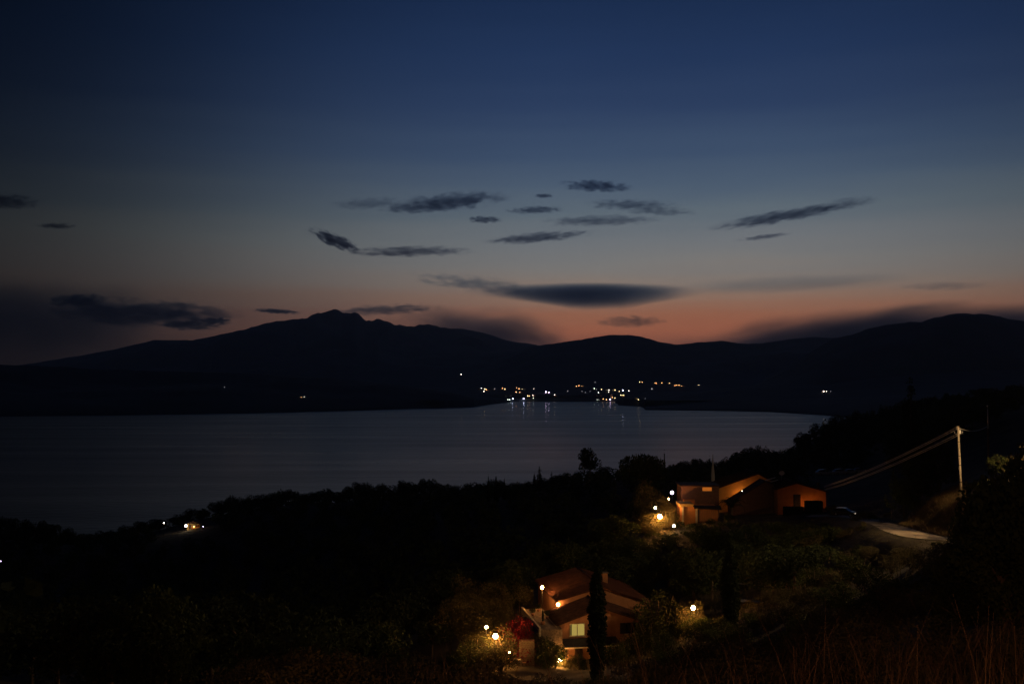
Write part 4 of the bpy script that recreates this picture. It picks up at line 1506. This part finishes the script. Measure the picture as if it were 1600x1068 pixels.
# ------------------------------------------------------------------ car on the track
def car(x, y, z, rz, paint, label, lit=False, sc=1.0, cat='car', group=None):
    o = thing('parked_car', label, cat, (x, y, z), rz, group, sc)
    prof = [(-2.15, .35), (-2.2, .75), (-2.1, .98), (-1.2, 1.02), (1.05, .98), (1.9, .86), (2.15, .68), (2.2, .4), (2.05, .28), (-2.0, .28)]
    mb = MB()
    n = len(prof)
    vs = []
    for yy_, k in ((-.86, .0), (-.80, 1), (.80, 1), (.86, .0)):
        for a, b_ in prof:
            vs.append((a * (.985 if k == 0 else 1), yy_, b_ if k else .28 + (b_ - .28) * .86 + .03))
    fs = [tuple(range(n - 1, -1, -1)), tuple(3 * n + i for i in range(n))]
    for j in range(3):
        for i in range(n):
            fs.append((j * n + i, j * n + (i + 1) % n, (j + 1) * n + (i + 1) % n, (j + 1) * n + i))
    mb.add(vs, fs).build('body', paint, o, True, .04)
    cab = [(-1.95, 1.0), (-1.45, 1.42), (-.2, 1.5), (.35, 1.44), (1.1, 1.0)]
    vs = [(a, -.76 + (.13 if b_ > 1.1 else 0), b_) for a, b_ in cab] + [(a, .76 - (.13 if b_ > 1.1 else 0), b_) for a, b_ in cab]
    m_ = len(cab)
    fs = [tuple(range(m_ - 1, -1, -1)), tuple(m_ + i for i in range(m_))] + [(i, (i + 1) % m_, (i + 1) % m_ + m_, i + m_) for i in range(m_)]
    MB().add(vs, fs).build('windows', M['glass'], o)
    MB().add([(-1.46, -.66, 1.43), (-.2, -.66, 1.51), (.36, -.66, 1.45), (.36, .66, 1.45), (-.2, .66, 1.51), (-1.46, .66, 1.43),
              (-1.46, -.66, 1.47), (-.2, -.66, 1.55), (.36, -.66, 1.49), (.36, .66, 1.49), (-.2, .66, 1.55), (-1.46, .66, 1.47)],
             [(0, 1, 2, 3, 4, 5)[::-1], (6, 7, 8, 9, 10, 11)] + [(i, (i + 1) % 6, (i + 1) % 6 + 6, i + 6) for i in range(6)]).build('roof', paint, o)
    for sx in (-1.35, 1.35):
        for sy in (-.87, .72):
            w_ = MB().tube([(sx, sy, .33), (sx, sy + .16, .33)], .33, 16).build('wheel', M['rubber'], o)
            MB().tube([(sx, sy - .012, .33), (sx, sy + .172, .33)], .19, 12).build('rim', M['metal'], w_)
    for sy in (-.6, .6):
        MB().ball((2.12, sy, .68), .13, 10, 6).build('headlight', M['headl'] if lit and sy < 0 else M['glass'], o, True)
    MB().box(2.14, -.55, .36, 2.24, .55, .5).build('bumper', M['metal'] if lit else M['darkm'], o)
    return o


cx_, cy_ = P(1320, 808, 187)[0], 187
car(cx_, cy_, H(cx_, cy_) + .25, math.radians(-38), M['paint'], 'dark car parked on the track with one front light glinting', True)
for u, w, lb in [(1288, 1, 'leftmost of the pale parked cars under the trees behind the orange house'), (1314, 1, 'second from left of the pale parked cars under the trees behind the orange house'),
                 (1330, .85, 'third from left of the pale parked cars under the trees behind the orange house'), (1343, .8, 'rightmost of the pale parked cars under the trees behind the orange house')]:
    x_ = P(u, 737, 262)[0]
    zt = P(u, 737, 262)[2] - 1.2
    car(x_, 262, max(zt, H(x_, 262)), math.radians(4 + u % 7), M['pale'], lb, False, w, group='pale cars parked under the trees')

for x_, y_, h in [(31, 110, 7), (33, 112, 7), (35, 111, 6.5), (31.5, 115, 7), (34, 117, 6.5), (29.5, 113, 7), (30, 118, 6)]:  # added trees that block the street lamp's light from the farmhouse
    g = H(x_, y_)
    cap = P(800 + F * x_ / y_, 848, y_)[2] - g
    if min(h, cap) > 1:
        plant('tree', 'broad', x_, y_, min(h, cap), 1.2, 'added bushy tree below the pale road, shading the farmhouse from the street lamp', 'tree', 'added shade trees below the road')

# young bare tree and small signs of care on the verge
o = thing('young_tree', 'pale bare young tree with thin forked branches at the roadside', 'tree', (P(1393, 812, 160)[0], 160, H(P(1393, 812, 160)[0], 160)))
mb = MB().tube([(0, 0, -.1), (.03, 0, .9), (0, 0, 1.7), (.1, 0, 2.5)], [.06, .05, .04, .015], 6)
mb.build('trunk', M['pole'], o, True)
for i, (dx, dz, z0) in enumerate([(.75, .7, 1.2), (-.7, .55, 1.5), (.5, .6, 1.8), (-.45, .5, 1.9), (.9, .25, 1.6)]):
    MB().tube([(0, 0, z0), (dx * .5, .1, z0 + dz * .6), (dx, .15, z0 + dz)], [.03, .02, .006], 5).build('branch', M['pole'], o, True)

# ------------------------------------------------------------------ poles and cables
p0, p1 = P(1502.5, 787, 117), P(1497, 665.5, 117)
up = thing('utility_pole', 'tall lit utility pole at the top of the orange bank', 'utility pole', (p0[0], 117, min(p0[2], H(p0[0], 117))))
tx, tz = p1[0] - p0[0], p1[2] - up.location.z
MB().tube([(0, 0, -.3), (tx * .5, 0, tz * .5), (tx, 0, tz)], [.165, .135, .11], 12).build('shaft', M['pole'], up, True)
for k in (.28, .5, .62, .8):
    MB().tube([(tx * k, 0, tz * k - .04), (tx * k, 0, tz * k + .04)], .172 - .06 * k, 12).build('band', M['darkm'], up)
MB().box(tx + .12, -.06, tz - .85, tx + .30, .06, tz - .45).build('junction_box', M['metal'], up)
MB().box(tx - .45, -.05, tz - .9, tx + .55, .05, tz - .82).build('crossarm', M['darkm'], up)
for dx in (-.42, .1, .5):
    MB().tube([(tx + dx, 0, tz - .8), (tx + dx, 0, tz - .68), (tx + dx, 0, tz - .6)], [.035, .05, .02], 8).build('insulator', M['metal'], up)
q0, q1 = P(1545, 745, 150), P(1545.5, 634, 150)
u2 = thing('utility_pole', 'thin dim utility pole with a pale tip at the far right', 'utility pole', (q0[0], 150, min(q0[2], H(q0[0], 150))))
h2 = q1[2] - u2.location.z
MB().tube([(0, 0, -.3), (.02, 0, h2 - 3.4)], [.14, .12], 8).build('shaft', M['wood'], u2, True)
MB().tube([(.02, 0, h2 - 3.4), (.02, 0, h2 - .5)], [.10, .07], 8).build('top_section', M['metal'], u2, True)
MB().tube([(.02, 0, h2 - .5), (.0, 0, h2 - .1)], [.03, .03], 6).build('spike', M['metal'], u2)
MB().ball((-.02, 0, h2), .13, 8, 6).build('cap', M['white'], u2, True)


def cable(a, b_, sag, r, label):
    a, b_ = Vector(a), Vector(b_)
    n = 26
    o = thing('cable', label, 'cable', a, 0, 'overhead cables')
    MB().tube([(b_ - a) * (i / n) + Vector((0, 0, -sag * 4 * (i / n) * (1 - i / n))) for i in range(n + 1)], r, 6).build('wire', M['cable'], o, True)


top = Vector((up.location.x + tx, 117, up.location.z + tz))
for i, (dv, lb) in enumerate([(.0, 'topmost of the four overhead cables running down left from the lit pole'), (-.22, 'second overhead cable from the top, running down left from the lit pole'),
                              (-.78, 'third overhead cable from the top, running down left from the lit pole'), (-1.0, 'lowest of the four overhead cables running down left from the lit pole')]):
    e = Vector((64.4 + .12 * i, 206.5 + i * .2, 78.6 + dv * .9))
    cable(top + Vector((-.13, 0, dv - .12)), e, .55, .055, lb)
cable(top + Vector((.15, 0, -.25)), (u2.location.x, 150, u2.location.z + h2 - 3.0), .5, .05, 'short cable from the lit pole to the dim pole at the right')

# street lamp on the near road, screened from here by the dark shrubs
def street_lamp(x, y, h, rz, m, power, label, col, r=.16, aim=None):
    g = H(x, y)
    o = thing('street_lamp', label, 'street lamp', (x, y, g), rz)
    MB().tube([(0, 0, -.2), (0, 0, h - .6), (.3, 0, h - .1), (.9, 0, h)], [.09, .06, .05, .04], 8).build('pole', M['metal'], o, True)
    MB().tube([(.7, 0, h + .06), (1.5, 0, h + .1)], [.14, .10], 8).build('head', M['darkm'], o)
    MB().ball((1.1, 0, h - .1), r, 10, 6, .5).build('lens', m, o, True)
    ld = bpy.data.lights.new('lamp_light', 'SPOT' if aim else 'POINT')
    if aim:
        ld.spot_size = math.radians(118)
        ld.spot_blend = .3
    ld.energy = power
    ld.color = col
    ld.shadow_soft_size = .12
    l = bpy.data.objects.new('lamp_light', ld)
    C.objects.link(l)
    l.parent = o
    l.location = (1.1, 0, h - .35)
    if aim:
        l.rotation_euler = (Matrix.Rotation(-rz, 4, 'Z').to_3x3() @ Vector(aim)).to_track_quat('-Z', 'Y').to_euler()
    return o


street_lamp(60.0, 91.0, 6.0, math.radians(170), M['warm'], 30000, 'street lamp on the road just beyond the right edge of the view', (1, .62, .28), aim=(-1, .55, -.30))
street_lamp(-6.0, -14.0, 6.0, math.radians(60), M['orangeg'], 6500, 'street lamp on the lane behind the lookout', (1, .42, .15))

# ------------------------------------------------------------------ slope plants at right
sp = random.Random(3)
GB = []
for i in range(64):
    u_, y_ = sp.uniform(1175, 1420), sp.uniform(122, 178)
    vmin = 822 if u_ < 1215 else 818 if u_ < 1300 else 824
    x_ = P(u_, 800, y_)[0]
    g = H(x_, y_)
    h = sp.uniform(1.6, 3.2)
    ut, vt = proj((x_, y_, g + h))
    if vt < vmin:
        h = max(.8, h - (vmin - vt) / F * y_)
    if blocked(x_, y_, g, g + h * .9, h * .5) or np.hypot(RL[:, 0] - x_, RL[:, 1] - y_).min() < 2.6:
        continue
    GB.append((u_, x_, y_, h))
for u_, x_, y_, h in sorted(GB):
    plant('shrub', sp.choice(['shrub', 'oleander']), x_, y_, h, sp.uniform(.9, 1.2), 'leafy green shrub on the slope left of the road, below the orange house' if u_ < 1300 else 'leafy green shrub beside the pale road', 'shrub', 'green shrubs on the slope')
for u, v, y, h, kd, lb in [(1302, 782, 196, 2.6, 'shrub', 'pale rounded bush between the orange house and the parked car'), (1360, 806, 170, 1.6, 'shrub', 'dark bush between the car and the pale road'),
                           (1350, 812, 163, 1.7, 'oleander', 'green bush at the left edge of the pale road'), (1338, 815, 160, 1.8, 'oleander', 'green bush in front of the parked car'),
                           (1434, 690, 152, None, 'oak', 'tall tree lit dimly green, under the cables left of the lit pole'), (1466, 688, 156, None, 'oak', 'tall tree standing just left of the lit pole'),
                           (1412, 738, 148, None, 'oak', 'small tree with lit yellow green leaves at the top of the bank'), (1440, 742, 146, None, 'oak', 'small tree at the top of the bank below the cables')]:
    bush(kd, u, v, y, h, .8 if kd == 'oak' else 1.1, lb, 'tree' if kd == 'oak' else 'shrub', 'tree' if kd == 'oak' else 'shrub')


# grass helpers
def blades(pts, hmin, hmax, w, bend, seed, seg=3):
    r = np.random.default_rng(seed)
    n = len(pts)
    pts = np.array(pts)
    a = r.random(n) * 6.28
    h = hmin + (hmax - hmin) * r.random(n)
    d = np.stack([np.cos(a), np.sin(a), 0 * a], -1)
    s = np.stack([-np.sin(a), np.cos(a), 0 * a], -1)
    bnd = bend * h * (.4 + r.random(n))
    vs = []
    for k in range(seg + 1):
        f = k / seg
        c_ = pts + d * (bnd * f * f)[:, None] + np.array([0, 0, 1.0]) * (h * (f - .12 * f * f))[:, None]
        ww = w * (1 - f * .85)
        vs += [c_ - s * ww, c_ + s * ww]
    V = np.stack(vs, 1).reshape(-1, 3)
    base = (np.arange(n) * 2 * (seg + 1))[:, None]
    fs = np.concatenate([base + np.array([[2 * k, 2 * k + 1, 2 * k + 3, 2 * k + 2]]) for k in range(seg)])
    return V, fs


# dry grass on the lit bank
pts = []
while len(pts) < 20000:
    u_, y_ = sp.uniform(1392, 1512), sp.uniform(92, 140)
    x_ = P(u_, 800, y_)[0]
    # keep off the road
    if np.hypot(RL[:, 0] - x_, RL[:, 1] - y_).min() < 2.1 or (x_ - np.interp(y_, RL[:60, 1], RL[:60, 0])) < 0:
        continue
    pts.append((x_, y_, H(x_, y_) - .05))
V, fs = blades(pts, .25, .75, .03, .5, 5)
o = obj('dry_grass', np_mesh('dry_grass', V, fs, M['drygrass']))
tag(o, 'dry straw coloured grass on the lit bank under the pole', 'grass', kind='stuff')

# foreground scrub
fg = []
rf = random.Random(21)
for i in range(120):
    y_ = rf.uniform(17, 56)
    u_ = rf.uniform(380, 1680)
    x_ = (u_ - 800) / F * y_
    g = H(x_, y_)
    if u_ < 620: vtop = 1005 + rf.uniform(0, 50)
    elif u_ < 800: vtop = 1022 + rf.uniform(0, 30)
    elif u_ < 1010: vtop = 1045 + rf.uniform(0, 20)
    elif u_ < 1180: vtop = 1000 + rf.uniform(0, 50)
    elif u_ < 1400: vtop = 955 + rf.uniform(0, 90)
    else: vtop = 925 + rf.uniform(0, 110)
    h = P(u_, vtop, y_)[2] - g
    if h < .5 or h > 4.2:
        continue
    fg.append((u_, x_, y_, h))


def fglabel(u):
    if u < 620: return 'dim scrub bush at the bottom left of the lit garden'
    if u < 850: return 'faintly red lit scrub bush at the bottom edge below the garden lamps'
    if u < 1150: return 'faint scrub bush at the bottom edge below the farmhouse'
    if u < 1400: return 'rusty brown scrub bush in the right foreground among tall stems'
    return 'dark brown scrub bush in the foreground at the lower right corner'


for u_, x_, y_, h in sorted(fg):
    plant('scrub_bush', 'scrub', x_, y_, h, rf.uniform(.8, 1.25), fglabel(u_), 'bush', 'foreground scrub')
# dark tall shrubs that close the right side
for i in range(40):
    u_ = rf.uniform(1455, 1700)
    y_ = rf.uniform(34, 66)
    vt = float(np.interp(u_, [1440, 1470, 1500, 1520, 1560, 1600, 1680], [900, 840, 805, 785, 760, 748, 740])) + rf.uniform(0, 110)
    for _ in range(12):
        x_ = (u_ - 800) / F * y_
        g = H(x_, y_)
        h = min(8, P(u_, vt, y_)[2] - g)
        wf = min(1.0, rf.uniform(.6, .9) * 4.0 / max(h, 1) + .3)
        if not blocked(x_, y_, g, g + h, h * wf * .45):
            break
        u_ += 14
    else:
        continue
    if h < 1:
        continue
    plant('tree', 'oak', x_, y_, h, wf, 'dark leafy tree in the right foreground in front of the road', 'tree', 'dark trees in the right foreground')

for u_, vt, y_ in [(1580, 712, 52), (1600, 690, 47), (1628, 690, 55), (1592, 735, 40), (1566, 742, 44), (1640, 700, 42), (1612, 740, 36)]:
    x_ = (u_ - 800) / F * y_
    h = P(u_, vt, y_)[2] - H(x_, y_)
    plant('tree', 'broad', x_, y_, h, min(.9, 3.2 / h + .12), 'tall dark tree at the right edge of the view, in front of the second pole', 'tree', 'dark trees at the right edge')

# thicket on the near slope between the foreground scrub and the road
th_ = []
y_ = 50.0
while y_ < 108:
    x_ = 8.0
    while x_ < .54 * y_ + 2:
        px, py = x_ + rf.uniform(-1.3, 1.3), y_ + rf.uniform(-1.3, 1.3)
        x_ += 3.9
        uu, _ = proj((px, py, 78))
        g = H(px, py)
        h = rf.uniform(1.6, 3.4)
        if uu < 1010 and py > 95:
            continue
        while h > 1.0 and blocked(px, py, g, g + h, h * .5):
            h -= .4
        if h <= 1.0:
            h = .8
            if blocked(px, py, g, g + h, .5):
                continue
        th_.append((uu, px, py, h))
    y_ += 3.9
for uu, px, py, h in sorted(th_):
    plant('shrub', rf.choice(['shrub', 'scrub']), px, py, h, rf.uniform(1.0, 1.3), 'dark shrub of the thicket below the lone lamp, right of the farmhouse' if uu < 1180 else 'dark shrub of the thicket between the second cypress and the road' if uu < 1400 else 'dark shrub of the thicket below the lit bank', 'shrub', 'shrubs of the dark thicket')
# shrubs under the hilltop houses
lowq, lowf, k0 = [], [], 0
sprotos = [leaves(lobes_round(8, 330 + i, rx=.5, ry=.5, z0=.02, z1=.95, lr=.26), 700, .05, 330 + i, shell=.35) for i in range(5)]
for i in range(260):
    u_, y_ = rf.uniform(965, 1300), rf.uniform(142, 197)
    x_ = (u_ - 800) / F * y_
    g = H(x_, y_)
    h = rf.uniform(1.0, 2.8)
    while h > .5 and blocked(x_, y_, g, g + h, h * .5):
        h -= .3
    if h <= .5 or np.hypot(RL[:, 0] - x_, RL[:, 1] - y_).min() < 2.6:
        continue
    q, f = sprotos[rf.randrange(5)]
    sc_ = h * rf.uniform(1.0, 1.4)
    lowq.append(q * [sc_, sc_, h] + [x_, y_, g - .1])
    lowf.append(f + k0)
    k0 += len(q)
o = obj('scrub', np_mesh('scrub', np.concatenate(lowq), np.concatenate(lowf), M['oak']))
tag(o, 'dark low scrub covering the slope under the hilltop houses', 'scrub', kind='stuff')

# tall dry stems, bottom right
pts = []
while len(pts) < 1500:
    y_ = rf.uniform(5.5, 26)
    u_ = rf.uniform(1020, 1640) if rf.random() < .75 else rf.uniform(560, 1050)
    x_ = (u_ - 800) / F * y_
    g = H(x_, y_)
    lim = 1040 if u_ < 1100 else 960
    if P(u_, lim, y_)[2] - g > 2.6:
        if rf.random() > .12: continue
    pts.append((x_, y_, g - .05))
V, fs = blades(pts, .7, 1.9, .006, .35, 8, 4)
o = obj('tall_grass', np_mesh('tall_grass', V, fs, M['stem']))
tag(o, 'thin tall dry grass stems standing in the bottom right foreground', 'grass', kind='stuff')

# low ground cover on the near slope
pts = []
while len(pts) < 9000:
    y_ = rf.uniform(12, 100)
    u_ = rf.uniform(300, 1660)
    x_ = (u_ - 800) / F * y_
    pts.append((x_, y_, H(x_, y_) - .05))
for i in range(26000):
    y_ = rf.uniform(100, 200)
    u_ = rf.uniform(960, 1450)
    x_ = (u_ - 800) / F * y_
    if np.hypot(RL[:, 0] - x_, RL[:, 1] - y_).min() > 2.2:
        pts.append((x_, y_, H(x_, y_) - .05))
for i in range(14000):
    j = rf.randrange(18, 84)
    a_ = rf.random() * 6.28
    d_ = rf.uniform(2.3, 9)
    x_, y_ = RL[j, 0] + math.cos(a_) * d_, RL[j, 1] + math.sin(a_) * d_
    if np.hypot(RL[:, 0] - x_, RL[:, 1] - y_).min() > 2.3:
        pts.append((x_, y_, H(x_, y_) - .03))
near_r = [min(1.0, float(np.hypot(RL[:, 0] - q[0], RL[:, 1] - q[1]).min()) / 14) for q in pts]
V, fs = blades(pts, .3, .8, .04, .6, 9, 2)
zb = np.repeat(np.array([q[2] for q in pts]), 6)
V[:, 2] = zb + (V[:, 2] - zb) * np.repeat(np.clip(near_r, .2, 1), 6)
o = obj('undergrowth', np_mesh('undergrowth', V, fs, M['scrub']))
tag(o, 'low dark undergrowth covering the slope below the lookout', 'undergrowth', kind='stuff')

# ------------------------------------------------------------------ small house on the dark point at left
x_, y_ = gp(302, 826, 380, 520)
y_ = min(y_, 470)
x_ = P(302, 824, y_)[0]
g = P(302, 826, y_)[2]
sh_ = thing('terrace_house', 'small house with an orange lit terrace on the dark point at left', 'house', (x_, y_, g), .15)
MB().box(-2.6, 0, -2, 2.8, 5, 2.3).build('wall', M['ochre'], sh_)
MB().prism_y([(-3.0, 2.3), (3.2, 2.3), (.1, 3.6)], -.3, 5.4).build('roof', M['tile'], sh_)
MB().add([(-.6, -2.2, 1.2), (3.0, -2.2, 2.2), (3.0, -.01, 2.25), (-.6, -.01, 1.3), (-.6, -2.2, 1.28), (3.0, -2.2, 2.28), (3.0, -.01, 2.29), (-.6, -.01, 1.38)],
         [(0, 3, 2, 1), (4, 5, 6, 7), (0, 1, 5, 4), (1, 2, 6, 5), (2, 3, 7, 6), (3, 0, 4, 7)]).build('awning', M['cream'], sh_)
MB().box(-1.9, -.06, .2, -.9, -.006, 2.0).build('door', M['wood'], sh_)


def far_lamp(u, v, y, label, m, r, group=None, ground=None, name='lamp'):
    return post_lamp(u, v, y, label, m, r, name, group, ground)


wall_lamp(tuple(P(303, 822, y_ - 1.2)), 'orange wall lamp on the terrace of the small house at left', 'orangeg', .09)
M['whitefar'] = emat('far_white_glow', (1, .9, .85), 30)
far_lamp(290.5, 821, y_ - 3, 'bright white lamp left of the small lit house on the dark point', 'white_e', .5)
far_lamp(256, 816.5, y_ - 4, 'faint orange lamp further left of the small lit house', 'white_e', .22)
far_lamp(317.5, 822, y_ - 4, 'tiny bluish lamp right of the small lit house', 'violet', .16)
far_lamp(1, 876, 240, 'tiny pale lamp in the black wood at the left edge', 'violet', .10)
far_lamp(1287, 611, 4150, 'bright pinkish lamp alone on the dark promontory at right', 'warmbig', 1, ground=-999) if False else None

# ------------------------------------------------------------------ far shore: lamps and houses
FC = {'w': emat('far_white_lamp', (1.0, .86, .72), 12), 'o': emat('far_orange_lamp', (1.0, .45, .17), 12), 'y': emat('far_yellow_lamp', (1.0, .72, .35), 12),
      'b': emat('far_blue_white_lamp', (.62, .66, 1.0), 34), 'p': emat('far_violet_lamp', (.85, .62, 1.0), 26), 'g': emat('far_pale_green_lamp', (.75, .9, .75), 12),
      'd': emat('far_dim_lamp', (.8, .8, .9), 1.2)}
GLB = {k: MB().ball((0, 0, 0), 1, 10, 6).mesh('globe', m_, True) for k, m_ in FC.items()}
POLE = MB().tube([(0, 0, -.5), (0, 0, 1)], [1, .7], 6).mesh('pole', M['metal'], True)
COLN = {'w': 'white', 'o': 'orange', 'y': 'yellow', 'b': 'blue white', 'p': 'violet white', 'g': 'pale greenish', 'd': 'faint'}
ORD = ['first', 'second', 'third', 'fourth', 'fifth', 'sixth', 'seventh', 'eighth', 'ninth', 'tenth', 'eleventh', 'twelfth']


def far_hit(u, v, hl):
    s_ = float(shore(u))
    y = s_ + 3
    while y < 9000:
        q = P(u, v, y)
        g = float(Hfar(np.array(u), np.array(y)))
        if q[2] - hl <= g:
            return q, g
        y += 12 if y < s_ + 200 else 25
    return P(u, v, 6000), P(u, v, 6000)[2] - hl


GROUPS = [
    ("from left, cluster at the left end of the bay", [(752, 606, 'w', .9), (757.5, 607.5, 'y', 1.3), (760, 608.5, 'o', 1.0), (756, 611, 'w', 1.1), (773, 607, 'd', 1), (785, 606.5, 'o', .7), (789, 607.5, 'y', .9)]),
    ("from left, upper row left of the two violet lights", [(807, 605.5, 'o', .8), (811, 607, 'o', .9), (816, 607, 'y', .6), (806.5, 612, 'o', 1), (812, 612.5, 'o', .8), (834, 607, 'w', .6)]),
    ("from left, waterside at the left end of the bay", [(793.5, 624, 'g', .9), (796.5, 624, 'g', .9), (801, 622.5, 'b', 1.25), (818, 622.3, 'b', 1.35), (824.5, 618, 'y', 1.0), (827.5, 618.3, 'o', .8), (832.5, 617.5, 'w', .9), (833.5, 621.5, 'g', .7)]),
    ("from left, violet pair in the middle of the bay", [(853, 612, 'p', 1.6), (857.5, 612.4, 'p', 1.1)]),
    ("from left, middle of the village above the bay", [(866.5, 616.5, 'w', 1), (887, 610.5, 'd', 1.1), (900.5, 603, 'o', .9), (904.5, 602, 'o', 1), (909, 603, 'o', .6), (909.5, 611, 'd', .9), (915, 612.5, 'd', .9), (922, 611, 'd', .7), (930, 596.5, 'd', .8)]),
    ("from left, scattered row right of the village middle", [(928.5, 606.5, 'g', .9), (932, 608, 'd', 1), (935, 612.8, 'g', .9), (940, 608, 'y', .9), (951.5, 609, 'w', 1.1), (951, 612, 'w', .8), (961, 609, 'y', .9), (967.5, 611, 'y', .8), (973.3, 609.3, 'b', 1.1), (982.5, 610, 'w', 1)]),
    ("from left, small harbour right in the bay", [(933, 624.2, 'g', .7), (935.5, 624.2, 'g', .6), (942.5, 622.8, 'o', .9), (947.5, 624, 'o', 1.3), (953.5, 623.4, 'p', 1.4), (956.5, 620.5, 'o', .9), (961, 621.4, 'y', .8), (969.5, 617, 'y', .9), (972, 617, 'y', .9), (974.5, 617, 'y', .8), (997.5, 623.8, 'y', .9), (1008, 622, 'd', .7)]),
    ("from left, hillside above the bay's right side", [(999.5, 596.5, 'y', .9), (1003.5, 596.5, 'o', .8), (1018.5, 607, 'd', 1.6), (1023.5, 598, 'o', .8), (1025.5, 598.5, 'o', .7), (1034, 598, 'o', .8), (1046.5, 598, 'y', .7), (1054.5, 602, 'o', .8), (1057, 601.3, 'o', .7), (1061, 601.3, 'o', 1), (1065, 602.6, 'o', .7), (1092, 601, 'y', .7)]),
    ('alone on the dark land away from the village', [(720.5, 584.5, 'w', 1.1), (350.5, 604.5, 'd', .9), (470.5, 620, 'o', .5), (475.5, 619.5, 'w', .6), (1287, 611, 'w', 1.5), (1291.5, 611, 'w', .8), (1298, 611, 'd', .8)]),
]
rv = random.Random(31)
hw = MB().box(-4.5, -4, -3, 4.5, 4, 5.6).mesh('wall', M['cream'])
hw2 = MB().box(-6, -4, -3, 6, 4, 3.4).mesh('wall', M['salmon'])
hr = MB().prism_y([(-5, 5.6), (5, 5.6), (0, 7.6)], -4.4, 4.4).mesh('roof', M['tile'])
hr2 = MB().prism_y([(-6.4, 3.4), (6.4, 3.4), (0, 5.4)], -4.4, 4.4).mesh('roof', M['tile'])
wn = MB().box(-.6, -4.06, -.7, .6, -4.004, .7).mesh('window', M['glass'])
for loc_, lst in GROUPS:
    for i, (u, v, c_, s) in enumerate(lst):
        hl = 7.0 if v < 620 else 5.0
        q, g = far_hit(u, v, hl)
        if 'alone' in loc_:
            lb = {0: 'single white light high on the dark slope above the left end of the bay', 1: 'tiny faint light far left on the dark land', 2: 'tiny orange light near the left far shore', 3: 'small whitish light beside the tiny orange one near the left far shore',
                  4: 'bright white light alone on the dark land at right', 5: 'smaller light touching the right of the bright lone one at right', 6: 'faint light right of the bright lone pair at right'}[i]
        else:
            lb = '%s %s lamp %s' % (ORD[i], COLN[c_], loc_)
        o = thing('lamp', lb, 'lamp', (q[0], q[1], g), 0, 'lights of the far shore')
        k = q[2] - g
        po = child('pole', POLE, o)
        po.scale = (.14, .14, k)
        gl = child('globe', GLB[c_], o)
        gl.location = (0, 0, k)
        rr_ = 1.35 * s * q[1] / 4800
        gl.scale = (rr_,) * 3
        if i % 2 == 0 and 'alone' not in loc_ or rv.random() < .15:
            hx, hy = q[0] + rv.uniform(-16, 16), q[1] + rv.uniform(9, 18)
            uu_ = 800 + F * hx / hy
            hz = float(Hfar(np.array(uu_), np.array(hy)))
            ho_ = thing('village_house', 'pale village house ' + ('by a far shore light' if 'alone' in loc_ else 'near the lights, ' + loc_.split(', ')[1]), 'house', (hx, hy, hz), rv.uniform(-.5, .5), 'houses of the village by the bay')
            if rv.random() < .5:
                child('wall', hw, ho_); child('roof', hr, ho_)
                wz = (1.2, 3.9)
            else:
                child('wall', hw2, ho_); child('roof', hr2, ho_)
                wz = (1.2,)
            for z_ in wz:
                for x2 in (-2.6, 0, 2.6):
                    w_ = child('window', wn, ho_)
                    w_.location = (x2, 0, z_)

# ------------------------------------------------------------------ thin evening haze over the bay
HZ = 0.000032
if HZ:
    mh = bpy.data.materials.new('haze')
    mh.use_nodes = True
    t = mh.node_tree
    t.nodes.clear()
    pv_ = NN(t, 'ShaderNodeVolumePrincipled')
    pv_.inputs['Color'].default_value = (.72, .82, 1, 1)
    pv_.inputs['Density'].default_value = HZ
    pv_.inputs['Anisotropy'].default_value = .6
    om = NN(t, 'ShaderNodeOutputMaterial')
    t.links.new(pv_.outputs[0], om.inputs['Volume'])
    ho2 = MB().box(-34000, -200, -45, 34000, 14100, 1120).build('haze', mh)
    ho2['kind'] = 'stuff'
